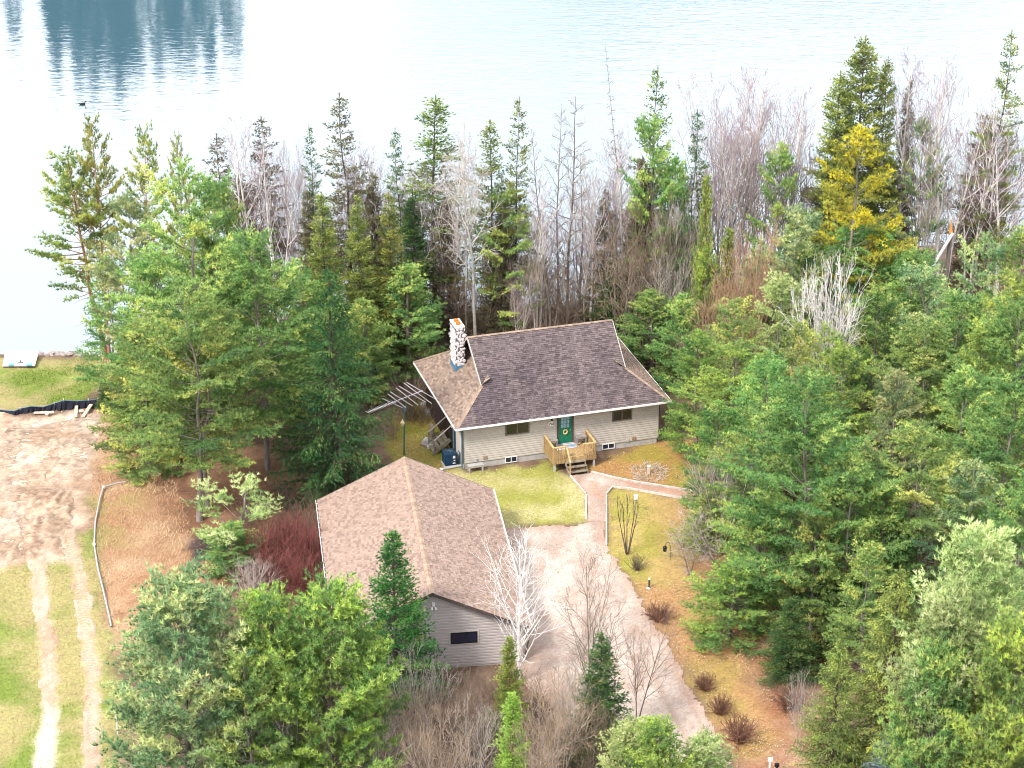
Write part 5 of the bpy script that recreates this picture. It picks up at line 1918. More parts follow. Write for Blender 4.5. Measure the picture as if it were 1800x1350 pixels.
def bush(seed, H, Rr, n=26, sub=6, tw=0.011, upright=0.5, curl=0.15):
    rng = random.Random(seed)
    st, tw_s = [], []
    for i in range(n):
        az = rng.uniform(0, 2 * math.pi)
        sp = rng.uniform(0.1, 1.0)
        d = Vector((math.cos(az) * sp * (1 - upright), math.sin(az) * sp * (1 - upright), rng.uniform(0.35, 0.8))).normalized()
        p = Vector((math.cos(az), math.sin(az), 0)) * Rr * 0.25 * rng.uniform(0, 1)
        L = H * rng.uniform(0.7, 1.15)
        pts = [p.copy()]
        for k in range(5):
            d = (d + Vector((rng.gauss(0, curl), rng.gauss(0, curl), rng.gauss(0, curl)))).normalized()
            p = p + d * L / 5
            p.x = max(-Rr * 1.3, min(Rr * 1.3, p.x))
            p.y = max(-Rr * 1.3, min(Rr * 1.3, p.y))
            p.z = max(p.z, 0.03)
            pts.append(p.copy())
        for k in range(5):
            st.append((*pts[k], *pts[k + 1], tw * (1.6 - 0.2 * k), tw * (1.4 - 0.2 * k)))
        for k in range(sub):
            i0 = rng.randint(1, 4)
            q = pts[i0].lerp(pts[i0 + 1], rng.random())
            dd = (d + Vector((rng.gauss(0, .6), rng.gauss(0, .6), rng.gauss(0.1, .5)))).normalized()
            e = q + dd * L * rng.uniform(0.15, 0.34)
            tw_s.append((*q, *e, tw * 0.9, tw * 0.5))
    return prisms(st, 3), prisms(tw_s, 3), H, Rr


PROTO = {}


def proto(key, gen, wood_mat, crown_mat):
    wood, crown, H, Rr = gen
    wm = fast_mesh('trunk', wood[0], wood[1], M[wood_mat], smooth=True)
    if len(crown[1].shape) == 1:                              # needle blades
        V, tint = crown
        cm = fast_mesh('crown', V, np.arange(len(V)).reshape(-1, 3), M[crown_mat], face_attr=tint)
    else:
        cm = fast_mesh('crown', crown[0], crown[1], M[crown_mat])
    co = np.empty(len(cm.vertices) * 3, np.float32)
    cm.vertices.foreach_get('co', co)
    co = co.reshape(-1, 3)
    PROTO[key] = (wm, cm, float(co[:, 2].max()), float(np.percentile(np.hypot(co[:, 0], co[:, 1]), 97)), M[wood_mat], M[crown_mat])


def recolor(key, src, wood_mat, crown_mat):
    """same shape as another kind, other needles or bark (materials set on the objects, mesh data shared)"""
    wm, cm, H, Rr = PROTO[src][:4]
    PROTO[key] = (wm, cm, H, Rr, M[wood_mat], M[crown_mat])


def pf_pine(t):
    return max(0.05, 1 - t ** 2.0) ** 0.62 * (0.66 + 0.34 * min(1, t / 0.3)) * (1 + 0.17 * math.sin(t * 15))


def pf_pine2(t):
    return max(0.04, 1 - t ** 1.6) ** 0.75 * (0.78 + 0.22 * min(1, t / 0.2)) * (1 + 0.18 * math.sin(t * 17 + 1))


def pf_red(t):
    return (0.5 + 0.5 * math.sin(min(1, t * 1.15) * math.pi * 0.95)) * (1.05 - 0.55 * t ** 2) * (0.9 + 0.2 * math.sin(t * 27))


def pf_spruce(t):
    return (1 - t) ** 0.85


def pf_sparse(t):
    return ((1 - t) ** 0.75) * (0.8 + 0.2 * math.sin(t * 31)) * (0.75 + 0.25 * min(1, t * 3))


def pf_fir(t):
    return (1 - t) ** 0.78 * (0.9 + 0.1 * math.sin(t * 40))


def pf_cedar(t):
    return (1 - t) ** 0.7 * (0.85 + 0.15 * math.sin(t * 17))


# white pines: flat plumes of soft needles, gaps between the tiers
pk = dict(spacing=0.78, per=5, e0=-6, e1=58, curve=0.20, tw_len=0.46, tw_sp=0.145, tuft_sp=0.115, ln=0.21, wd=0.026, K=9, spread=0.85, upb=0.6, inner=0.30)
proto('pineA', conifer(101, 17, 4.4, pf_pine, base=0.20, gap=0.12, wander=0.10, dead=26, **pk), 'bark_grey', 'pine')
proto('pineB', conifer(102, 16, 3.8, pf_pine2, base=0.14, gap=0.10, wander=0.10, dead=22, **pk), 'bark_grey', 'pine')
proto('pineC', conifer(103, 17, 4.6, pf_pine, base=0.30, gap=0.18, wander=0.16, dead=30, **dict(pk, spacing=0.95)), 'bark_grey', 'pine')
proto('pineD', conifer(104, 10, 3.0, pf_pine2, base=0.06, gap=0.06, wander=0.05, dead=6, **dict(pk, spacing=0.5, tw_sp=0.15)), 'bark_grey', 'pine')
proto('pineE', conifer(105, 12, 3.6, pf_pine, base=0.04, gap=0.14, wander=0.05, dead=6, **dict(pk, spacing=0.48, per=6, tw_sp=0.15, tuft_sp=0.12, curve=0.30, e0=8)), 'bark_grey', 'pine')
proto('pineF', conifer(106, 6, 3.2, pf_pine2, base=0.12, gap=0.30, wander=0.05, dead=6, **dict(pk, spacing=0.85, per=4, e0=-4, e1=40, inner=0.42, curve=0.05)), 'bark_grey', 'pine')
for k in 'ABCDEF':
    recolor('blue' + k, 'pine' + k, 'bark_grey', 'pine_blue')
    recolor('lime' + k, 'pine' + k, 'bark_grey', 'pine_lime')
    recolor('pale' + k, 'pine' + k, 'bark_grey', 'pine_pale')
recolor('yellow', 'pineB', 'bark_grey', 'pine_yellow')
# red pines: open crowns of needle clumps at limb ends, orange bark
rk = dict(spacing=0.52, per=5, e0=-12, e1=45, curve=0.22, tw_len=0.36, tw_sp=0.17, tuft_sp=0.13, ln=0.24, wd=0.027, K=11, spread=0.95, upb=0.6, inner=0.45)
proto('redA', conifer(111, 16, 3.6, pf_red, base=0.36, gap=0.16, wander=0.12, dead=26, trunk_r=0.21, **rk), 'bark_red', 'red_pine')
proto('redB', conifer(112, 16, 3.0, pf_red, base=0.42, gap=0.10, wander=0.10, dead=20, trunk_r=0.19, **rk), 'bark_red', 'red_pine')
# spruces
proto('norway', conifer(121, 17, 4.0, pf_spruce, base=0.05, spacing=0.34, per=6, e0=-22, e1=35, curve=0.26, tw_len=0.27, tw_sp=0.17, tuft_sp=0.11, ln=0.17, wd=0.023, K=6,
                        spread=0.5, upb=0.25, inner=0.20, hang=0.6, gap=0.06, dead=26, trunk_r=0.2), 'bark_dark', 'spruce_dark')
recolor('norway_olive', 'norway', 'bark_dark', 'spruce_olive')
sk = dict(spacing=0.30, per=6, curve=0.18, tw_len=0.34, tw_sp=0.13, tuft_sp=0.085, ln=0.14, wd=0.020, K=8, spread=0.65, upb=0.3, inner=0.15)
proto('spruceA', conifer(122, 15, 2.3, pf_spruce, base=0.10, e0=-18, e1=35, gap=0.08, dead=14, trunk_r=0.13, **sk), 'bark_dark', 'spruce_olive')
proto('spruceB', conifer(123, 18, 2.2, pf_sparse, base=0.30, e0=-22, e1=28, gap=0.16, dead=110, trunk_r=0.115, wander=0.04, lvar=0.5, **dict(sk, spacing=0.36, inner=0.22)), 'bark_dark', 'spruce_olive')
proto('spruceC', conifer(124, 18, 2.5, pf_sparse, base=0.16, e0=-28, e1=22, gap=0.16, dead=120, trunk_r=0.12, wander=0.04, lvar=0.5, **dict(sk, spacing=0.36, inner=0.25, curve=0.25)), 'bark_dark', 'spruce_brown')
proto('spruceB2', conifer(133, 18, 2.4, pf_spruce, base=0.22, e0=-26, e1=30, gap=0.30, dead=110, trunk_r=0.11, wander=0.08, lvar=0.55, **dict(sk, spacing=0.40, inner=0.25)), 'bark_dark', 'spruce_olive')
proto('pineB2', conifer(132, 16, 4.0, pf_pine, base=0.18, gap=0.26, wander=0.22, dead=30, lvar=0.42, **pk), 'bark_grey', 'pine')
proto('pineA2', conifer(131, 17, 4.4, pf_pine2, base=0.24, gap=0.22, wander=0.20, dead=30, lvar=0.40, **dict(pk, spacing=0.9)), 'bark_grey', 'pine')
ALT = {'spruceB': 'spruceB2', 'spruceC': 'spruceB2', 'spruceB_dark': 'spruceB2', 'pineB': 'pineB2', 'pineA': 'pineA2', 'blueB': 'pineB2', 'limeB': 'pineB2', 'blueA': 'pineA2', 'limeA': 'pineA2'}
recolor('spruceA_dark', 'spruceA', 'bark_dark', 'spruce_dark')
recolor('spruceB_dark', 'spruceB', 'bark_dark', 'spruce_dark')
recolor('spruceA_brown', 'spruceA', 'bark_dark', 'spruce_brown')
recolor('blue_spruce', 'spruceA', 'bark_dark', 'blue_spruce')
proto('hemlock', conifer(125, 18, 4.0, pf_cedar, base=0.12, spacing=0.36, per=7, e0=-8, e1=38, curve=-0.05, tw_len=0.34, tw_sp=0.15, tuft_sp=0.10, ln=0.17, wd=0.024, K=7, spread=0.75,
                         upb=0.25, inner=0.22, hang=0.12, gap=0.10, dead=26), 'bark_dark', 'spruce_olive')
proto('fir', conifer(126, 11, 2.4, pf_fir, base=0.03, spacing=0.25, per=8, e0=-2, e1=50, curve=0.12, tw_len=0.28, tw_sp=0.14, tuft_sp=0.09, ln=0.12, wd=0.022, K=7, spread=0.8,
                     upb=0.35, inner=0.3, gap=0.04, dead=0, trunk_r=0.12), 'bark_dark', 'fir')
proto('cedarA', conifer(127, 8, 1.5, pf_cedar, base=0.03, spacing=0.24, per=7, e0=5, e1=62, curve=0.25, tw_len=0.36, tw_sp=0.13, tuft_sp=0.09, ln=0.13, wd=0.022, K=7, spread=0.7,
                        upb=0.45, inner=0.15, gap=0.08, dead=0, trunk_r=0.07), 'bark_red', 'cedar')
recolor('cedar_lime', 'cedarA', 'bark_red', 'cedar_lime')
# leafless trees
proto('birchA', bare(201, 17, 2.4, stems=3, trunk_r=0.17, start=0.36, n1=15, ang=38, ratio=0.42, n2=7, n3=4, trop=0.10, wob=0.10, tw=0.010, up_stems=0.11), 'bark_birch', 'twig_purple')
proto('birchB', bare(202, 17, 2.6, stems=1, trunk_r=0.17, start=0.34, n1=24, ang=42, ratio=0.45, n2=8, n3=5, trop=0.10, wob=0.11, tw=0.010), 'bark_birch', 'twig_purple')
proto('birchC', bare(203, 15, 2.2, stems=5, trunk_r=0.10, start=0.26, n1=12, ang=34, ratio=0.45, n2=7, n3=4, trop=0.12, wob=0.10, tw=0.010, up_stems=0.16), 'twig_pale', 'twig_purple')
proto('aspenA', bare(204, 18, 3.0, stems=1, trunk_r=0.19, start=0.36, n1=22, ang=58, ratio=0.48, n2=8, n3=4, trop=0.05, wob=0.17, tw=0.014), 'bark_pale', 'twig_pale')
proto('aspenB', bare(205, 18, 1.8, stems=1, trunk_r=0.15, start=0.22, n1=40, ang=62, ratio=0.42, n2=7, n3=3, trop=0.03, wob=0.15, tw=0.011, top=0.3), 'bark_grey', 'twig_grey')
proto('poplar', bare(206, 9, 2.2, stems=1, trunk_r=0.10, start=0.10, n1=34, ang=36, ratio=0.42, n2=6, n3=2, trop=0.14, wob=0.07, tw=0.010), 'bark_white', 'twig_white')
proto('maple', bare(207, 10, 2.8, stems=2, trunk_r=0.10, start=0.2, n1=16, ang=42, ratio=0.48, n2=7, n3=3, trop=0.08, wob=0.11, tw=0.010, up_stems=0.14), 'bark_grey', 'twig_brown')
proto('thicket', bare(208, 7, 2.0, stems=7, trunk_r=0.05, start=0.18, n1=9, ang=40, ratio=0.5, n2=6, n3=4, trop=0.06, wob=0.15, tw=0.011, up_stems=0.42), 'twig_grey', 'twig_tan')
recolor('thicket_brown', 'thicket', 'twig_brown', 'twig_brown')
recolor('thicket_grey', 'thicket', 'twig_pale', 'twig_grey')
recolor('thicket_white', 'thicket', 'twig_white', 'twig_white')
recolor('rust', 'thicket', 'twig_rust', 'twig_rust')
proto('snag', bare(209, 18, 1.1, stems=1, trunk_r=0.14, start=0.20, n1=46, ang=78, ratio=0.4, n2=4, n3=2, trop=-0.05, wob=0.13, tw=0.010, top=0.25), 'bark_grey', 'twig_brown')
proto('gnarled', bare(210, 5.2, 2.1, stems=2, trunk_r=0.10, start=0.22, n1=11, ang=60, ratio=0.5, n2=7, n3=4, trop=0.0, wob=0.22, tw=0.010, up_stems=0.35), 'bark_grey', 'twig_pale')
proto('pruned', bare(211, 3.4, 0.6, stems=5, trunk_r=0.10, start=0.45, n1=5, ang=34, ratio=0.5, n2=3, n3=1, trop=0.1, wob=0.2, tw=0.014, up_stems=0.5), 'charred', 'charred')
proto('dogwood', bush(221, 2.4, 1.9, n=80, sub=12, tw=0.014, upright=0.45, curl=0.2), 'stem_red', 'twig_red')
proto('mound', bush(222, 0.75, 0.75, n=70, sub=6, tw=0.012, upright=0.15), 'dead_brown', 'dead_brown')
proto('brush', bush(223, 2.2, 1.5, n=34, sub=9, tw=0.010, upright=0.4, curl=0.25), 'twig_tan', 'twig_brown')
proto('shrublet', bush(224, 1.0, 0.6, n=36, sub=6, tw=0.010, upright=0.5), 'charred', 'twig_brown')

TREES = []


def tree(kind, tx, ty, by, wpx, label, name='pine_tree', cat='tree', bx=None, group=None, rot=None, lift=0.0):
    """tip at photo pixel (tx, ty), foot on the ground seen at row by, crown wpx photo pixels across"""
    wm, cm, H0, R0, mw, mc = PROTO[kind]
    if kind in ALT and int(tx * 3 + ty) % 2:                  # the other shape of the same kind
        wm, cm, H0, R0 = PROTO[ALT[kind]][:4]
    x = tx if bx is None else bx
    for _ in range(4):
        P = gp(x, by)
        k = (CY - ty) / F
        Y = P[1]
        z = CAMH + Y * (k * CP - SP) / (CP + k * SP)
        top = np.array([0, Y, z])
        Xt = (tx - CX) / F * depth(top)
        if bx is None:
            x = CX + F * Xt / depth(np.array([Xt, Y, P[2]]))
        else:
            break
    h = z - P[2]
    rng = random.Random(int(tx * 7 + ty * 13 + by))
    zc = depth(np.array([P[0], P[1], P[2] + h * 0.5]))
    rad = wpx / 2 * zc / F * (1.32 if kind[:7] in ('spruceB', 'spruceC') else 1.3 if kind.startswith('birch') else 1.12 if kind[:4] in ('pine', 'blue', 'lime', 'pale') else 1.0)
    e = empty(name, label, cat, (P[0], P[1], P[2] - 0.05), rng.uniform(0, 6.28) if rot is None else rot, group)
    if bx is not None:
        dx = Xt - P[0]
        tilt = Matrix.Rotation(math.atan2(dx, h), 4, 'Y')
        e.matrix_world = Matrix.Translation(e.location) @ tilt @ Matrix.Rotation(e.rotation_euler.z, 4, 'Z')
    e.scale = (rad / R0, rad / R0, h / H0)
    for nm, me, mt in (('trunk', wm, mw), ('crown', cm, mc)):
        o = bpy.data.objects.new(nm, me)
        link(o, e)
        if me.materials[0] is not mt:
            o.material_slots[0].link = 'OBJECT'
            o.material_slots[0].material = mt
    TREES.append((kind, tx, ty, by, h, rad))
    return e

GP, GS, GB, GA, GC, GT = 'white pines', 'spruces', 'white birches', 'pale leafless aspens', 'cedars', 'leafless thickets'


def T(kind, tx, ty, by, w, label, name=None, group=None, bx=None, cat='tree'):
    if name is None:
        for pre, nm, g in (('pine', 'pine_tree', GP), ('blue_s', 'blue_spruce', None), ('blue', 'pine_tree', GP), ('lime', 'pine_tree', GP), ('pale', 'pine_tree', GP), ('yellow', 'pine_tree', GP), ('red', 'red_pine', 'red pines'),
                           ('norway', 'spruce_tree', GS), ('spruce', 'spruce_tree', GS), ('hemlock', 'hemlock_tree', 'hemlocks'), ('fir', 'fir_tree', None), ('cedar', 'cedar_tree', GC),
                           ('birch', 'birch_tree', GB), ('aspen', 'aspen_tree', GA), ('thicket', 'bare_thicket', GT), ('snag', 'dead_tree', None), ('maple', 'maple_tree', 'leafless maples'), ('rust', 'dead_tree', 'rusty dead trees'), ('poplar', 'poplar_tree', None)):
            if kind.startswith(pre):
                name = nm
                group = group or g
                break
    return tree(kind, tx, ty, by, w, label, name, cat, bx, group)


# ---- lakeside, left
T('redA', 110, 253, 640, 165, 'leaning red pine leftmost on the shore with orange trunk over the lake', bx=187)
T('redB', 167, 193, 648, 115, 'tallest red pine at the left shore with a narrow tuft at its tip', bx=196)
T('redB', 268, 206, 650, 110, 'red pine behind the left pines, second tip from the tallest one', bx=262)
T('redB', 308, 225, 655, 70, 'thin red pine tip just right of the second red pine tip')
T('pineA', 325, 268, 775, 280, 'broad white pine rising behind the front left pines, widest crown on the left')
T('blueB', 225, 340, 745, 160, 'blue green white pine beside the leaning red pines')
T('pineB', 262, 430, 770, 180, 'middle white pine left of the broad one, over the dead grass edge')
T('pineA', 447, 405, 822, 235, 'white pine with light tip directly left of the dark drooping spruce')
T('pineC', 305, 490, 918, 250, 'front left white pine with bare dark trunk on the red leaf litter', bx=346)
T('pineC', 392, 520, 892, 190, 'white pine with pale grey trunk between the front left pines', bx=372)
T('pineB', 232, 560, 815, 150, 'lower white pine overhanging the dead grass slope on the left')
T('paleF', 440, 835, 985, 190, 'young pale pine with one long bough beside the red dogwood', bx=415)
T('pineD', 405, 912, 1010, 95, 'smallest pale young pine by the dark mulch spot')
T('norway', 577, 465, 868, 215, 'big dark drooping spruce left of the antenna and house')
T('spruceA_dark', 182, 660, 722, 40, 'small shrubby spruce at the foot of the leaning red pines')
T('spruceA', 358, 388, 740, 62, 'small yellowish spruce tip in front of the broad white pine')
# ---- lakeside, middle
T('spruceA', 565, 333, 660, 115, 'olive bushy spruce, left one of three behind the drooping spruce')
T('spruceA', 627, 340, 660, 105, 'olive bushy spruce, middle one of three behind the drooping spruce')
T('spruceA', 683, 335, 650, 105, 'olive bushy spruce, right one of three behind the drooping spruce')
T('spruceC', 385, 232, 600, 105, 'browning spruce left of the three stemmed birch')
T('spruceC', 455, 200, 595, 105, 'browning spruce behind the three stemmed birch')
T('birchA', 430, 186, 600, 110, 'three stemmed white birch before the browning spruces')
T('birchC', 502, 232, 590, 62, 'purple twigged birch clump left of the narrow green tipped spruce')
T('birchC', 530, 226, 588, 50, 'purple twigged birch clump touching the narrow green tipped spruce')
T('thicket_white', 498, 345, 575, 100, 'white leafless brush below the purple birch clumps')
T('spruceB_dark', 545, 214, 590, 55, 'narrow spruce with green tip between purple birches and the tall sparse spruce')
T('spruceC', 601, 160, 600, 112, 'tall sparse spruce with spiky tip, highest left of the chimney')
T('birchA', 640, 232, 590, 90, 'white birch clump right of the tall sparse spruce')
T('spruceB_dark', 697, 222, 600, 68, 'sparse dark spruce with low tip between two birch clumps')
T('birchA', 700, 268, 585, 80, 'leaning white birch clump left of the chimney with splayed stems', bx=752)
T('spruceB', 757, 163, 595, 112, 'tall spruce with layered boughs directly above the chimney')
T('aspenA', 815, 195, 610, 120, 'leafless aspen with speckled white trunk behind the chimney')
T('aspenA', 832, 232, 615, 190, 'leafless aspen with widest white limbs behind the roof ridge')
T('spruceB', 864, 208, 605, 72, 'thin olive spruce between the aspens and the tallest mid spruce')
T('spruceB', 909, 166, 600, 75, 'tall narrow spruce above the middle of the roof')
T('pineB', 905, 326, 612, 115, 'bright green pine just behind the roof ridge')
T('aspenB', 952, 232, 605, 60, 'grey leafless aspen right of the tall narrow spruce')
T('aspenB', 985, 195, 602, 70, 'grey leafless tree with straight trunk behind the right half of the ridge')
T('aspenB', 1003, 168, 600, 85, 'tallest grey leafless aspen behind the right half of the ridge')
T('aspenB', 1022, 270, 596, 70, 'shorter grey leafless aspen right of the tallest grey one')
T('birchC', 915, 455, 625, 62, 'small white stemmed birch clump peeking over the roof ridge')
T('thicket', 935, 420, 612, 110, 'tan leafless thicket between ridge and lake behind the bright pine')
T('snag', 1078, 95, 595, 70, 'leaning dead spruce snag with bare tip over the lake', bx=1118)
T('aspenA', 1058, 240, 600, 120, 'white limbed leafless aspen left of the leaning snag')
T('spruceB', 1153, 112, 585, 95, 'tall golden green spruce right of the leaning snag')
T('pineB', 1163, 194, 600, 112, 'bright green pine in front of the tall golden spruce')
T('thicket_brown', 1140, 335, 625, 170, 'brown leafless thicket behind the right end of the roof')
T('thicket', 1098, 400, 620, 130, 'tan leafless thicket touching the right end of the ridge')
T('thicket_grey', 1200, 300, 610, 130, 'grey leafless thicket below the small spruce tips, right of the bright pine')
T('spruceA_dark', 1078, 455, 612, 85, 'dim olive spruce low behind the right ridge end')
T('pineD', 1188, 262, 600, 90, 'slim pine right beside the bright green pine')
T('spruceB_dark', 1225, 188, 585, 68, 'dark spruce with double tip left of the purple birch row')
for i, (x, y, w, lb) in enumerate(((1268, 128, 105, 'leftmost tall birch of the purple row before the open lake'), (1312, 112, 100, 'second tall birch of the purple row before the open lake'),
                                   (1358, 112, 100, 'third tall birch of the purple row, beside the pale gap'), (1392, 150, 70, 'shortest birch ending the purple row on the right'))):
    T('birchA' if i % 2 else 'birchC', x, y, 560, w * 1.25, lb)
T('birchC', 1290, 170, 562, 95, 'many stemmed purple birch clump in the middle of the purple row')
T('pineB', 1380, 244, 580, 112, 'mid green pine below the right end of the purple birches')
T('hemlock', 1522, 58, 560, 200, 'tall golden olive hemlock, highest dense crown at upper right')
T('hemlock', 1478, 120, 562, 160, 'olive hemlock leaning on the left side of the tall golden one')
T('hemlock', 1562, 95, 558, 105, 'olive hemlock with twin tip on the right of the tall golden one')
T('spruceA_brown', 1600, 130, 548, 70, 'browning spruce between the tall hemlock and the right birches')
T('yellow', 1525, 214, 655, 225, 'bright yellow pine standing out at upper right')
T('pineA', 1530, 390, 655, 225, 'dull green pine around and below the yellow pine')
T('birchB', 1606, 84, 555, 85, 'tall birch with purple twigs left of the forked white birch')
T('birchA', 1690, 92, 560, 120, 'forked white birch with bright trunk at upper right')
T('birchC', 1645, 105, 552, 80, 'purple birch clump between two tall birches at upper right')
T('blueB', 1632, 205, 560, 95, 'shaded blue green pine behind the forked white birch')
T('spruceB', 1776, 47, 560, 95, 'spruce with bare layered tip in the upper right corner')
T('thicket_brown', 1762, 175, 545, 150, 'brown leafless tree mass under the corner spruce')
T('birchA', 1775, 215, 560, 130, 'white limbed birch at the right edge before the brown tree mass')
T('spruceC', 1730, 200, 548, 90, 'brown sparse spruce left of the right edge birch')
# ---- right woods
T('cedarA', 1243, 300, 640, 62, 'golden green cedar column behind the rusty dead branches')
T('cedarA', 1282, 395, 660, 80, 'olive cedar right below the golden column')
T('rust', 1332, 368, 730, 135, 'rusty orange dead tree showing through the right woods')
T('rust', 1272, 458, 735, 105, 'low rusty dead brush left of the rusty tree')
T('blueB', 1385, 358, 700, 150, 'blue green pine beside the rusty dead tree')
T('blueD', 1330, 440, 705, 120, 'darkest blue green young pine below the rusty dead tree')
T('limeD', 1245, 430, 660, 85, 'tan tipped young pine left of the rusty dead tree')
T('pineD', 1150, 505, 655, 135, 'round low pine behind the right end of the roof')
T('pineD', 1205, 510, 690, 105, 'round low pine right of its twin behind the roof')
T('thicket', 1225, 560, 700, 90, 'tan twiggy shrub between the low round pines and the house')
T('thicket_white', 1465, 425, 800, 150, 'white leafless tree fanning out amid the right pines')
T('paleB', 1370, 475, 790, 150, 'pale pine left of the white leafless tree')
T('pineA', 1305, 520, 800, 170, 'light green pine above the right roof corner')
T('limeB', 1235, 575, 815, 120, 'yellow green pine nearest the right eave of the house')
T('limeB', 1285, 610, 870, 175, 'broad yellow green pine right of the house wall')
T('pineA', 1455, 560, 820, 165, 'green pine below the white leafless tree')
T('pineB', 1540, 500, 780, 165, 'green pine with long horizontal bough below the yellow pine')
T('blueB', 1655, 460, 760, 180, 'blue green pine under the snapped trunk')
T('blueA', 1735, 400, 750, 170, 'blue green pine with bare branched tip right of the snapped trunk')
T('pineB', 1795, 385, 760, 150, 'green pine on the right edge above the shadowy gap')
T('pineA', 1630, 560, 860, 180, 'green pine in the middle of the right woods behind the spiky one')
T('limeB', 1730, 560, 870, 140, 'yellow green pine right of centre in the right woods')
T('pineA', 1800, 520, 900, 200, 'large pine crowding the right edge at mid height')
T('blueB', 1578, 640, 985, 165, 'blue green pine right behind the biggest front pine')
T('pineA', 1425, 655, 1100, 262, 'biggest front pine with grey trunk right of the driveway')
T('pineC', 1645, 735, 1085, 225, 'spiky pine with bare whorled leader right of the biggest front pine')
T('pineA', 1790, 650, 1050, 210, 'dark pine filling the right edge beside the black gap')
T('pineB', 1510, 790, 1130, 170, 'dark green pine between the biggest pine and the spiky pine')
T('paleE', 1745, 915, 1420, 235, 'pale front pine with light candles in the lower right')
T('paleE', 1690, 1010, 1500, 200, 'yellow green pine below the pale front pine')
T('limeE', 1790, 1060, 1560, 220, 'pale pine cut by the right edge in the lower right')
T('pineE', 1650, 1110, 1530, 170, 'light green pine above the blue spruce')
T('norway_olive', 1583, 990, 1370, 195, 'olive spruce with reddish tips in the lower right')
T('norway_olive', 1478, 1120, 1400, 150, 'lower olive spruce bordering the red leaf ground')
T('blue_spruce', 1596, 1268, 1440, 165, 'silvery blue spruce at the bottom edge')
T('spruceA_dark', 1395, 1045, 1195, 110, 'dark low spruce at the foot of the biggest front pine')
T('limeD', 1290, 985, 1120, 150, 'young yellow green pine reaching over the mossy lawn', bx=1283)
T('pineD', 1340, 870, 1080, 130, 'young pine between the mossy lawn and the biggest pine')
T('pineB', 1335, 720, 1000, 165, 'green pine left of the biggest front pine')
T('cedarA', 1245, 862, 960, 105, 'low feathery hemlock like cedar at the end of the side path')
T('thicket_grey', 1275, 770, 965, 140, 'grey leafless shrub climbing over the yellow green pine by the path end')
T('thicket_grey', 1415, 1170, 1330, 70, 'thin bare sapling against the lower olive spruce')
T('thicket', 1690, 1230, 1530, 90, 'bare tan sapling in front of the lower right pines')
# ---- foreground
T('blueE', 297, 985, 1470, 262, 'bushy blue green pine in the lower left foreground')
T('limeE', 478, 1020, 1450, 185, 'yellow green pine, left crown of the foreground pair')
T('limeE', 570, 1012, 1450, 215, 'yellow green pine, middle crown between blue green pine and dark fir')
T('limeB', 645, 1048, 1440, 140, 'most yellow foreground pine touching the dark fir')
T('fir', 690, 930, 1225, 172, 'dense dark green fir in front of the garage roof', cat='tree')
T('pineB', 420, 1140, 1500, 170, 'shaded green pine between the lower left foreground crowns')
T('cedarA', 895, 1115, 1290, 78, 'dark cedar with brown twigs in front of the garage gable')
T('cedar_lime', 900, 1212, 1420, 92, 'bright lime cedar at the bottom below the dark cedar')
T('spruceA_dark', 1058, 1108, 1345, 130, 'ragged dark spruce standing at the driveway behind a bare maple')
T('paleE', 1110, 1262, 1460, 120, 'light green pine top, left one at the bottom of the driveway')
T('limeE', 1165, 1258, 1480, 125, 'light green pine top, middle one at the bottom of the driveway')
T('paleE', 1235, 1285, 1470, 115, 'light green pine top, right one at the bottom of the driveway')
T('poplar', 912, 918, 1200, 165, 'white leafless poplar at the garage corner', name='poplar_tree')
T('maple', 1045, 978, 1300, 190, 'leafless brown maple over the driveway', bx=1040)
T('maple', 1150, 1060, 1270, 110, 'smaller leafless maple leaning over the driveway', bx=1120)
T('thicket_grey', 490, 1150, 1450, 200, 'grey leafless tree in front of the yellow green foreground pines')
T('thicket_grey', 735, 1125, 1360, 140, 'tall pale leafless thicket below the dark fir')
T('thicket', 700, 1190, 1400, 150, 'tan leafless thicket at the bottom left of the garage gable')
T('thicket_brown', 795, 1180, 1370, 150, 'brown leafless thicket under the garage window')
T('thicket', 985, 1175, 1385, 165, 'tan leafless thicket at the foot of the bare maple')
T('thicket_brown', 1040, 1220, 1400, 110, 'dark brown brush beneath the ragged dark spruce')
T('thicket_grey', 440, 975, 1075, 100, 'grey leafless shrub left of the red dogwood')
# ---- filling the lakeside and the right woods
for tx, ty, by, w, kd, lb in (
        (478, 228, 596, 80, 'birchA', 'white birch pair right behind the browning spruces'), (612, 262, 594, 85, 'birchA', 'white birch clump in front of the tall sparse spruce'),
        (668, 250, 598, 80, 'birchA', 'white birch clump left of the low tipped sparse spruce'), (735, 282, 602, 70, 'birchB', 'single white birch just left of the chimney spruce'),
        (795, 238, 606, 75, 'birchB', 'single white birch left of the speckled aspen'), (885, 330, 608, 60, 'birchB', 'thin white birch left of the bright pine behind the ridge'),
        (945, 300, 610, 70, 'birchA', 'white birch clump right of the bright pine behind the ridge'), (1043, 300, 600, 70, 'birchB', 'white birch beside the white limbed aspen near the snag'),
        (1100, 215, 596, 70, 'birchB', 'pale birch between the snag and the golden spruce'), (1735, 150, 560, 90, 'birchA', 'white birch clump between forked birch and corner spruce')):
    T(kd, tx, ty, by, w, lb)
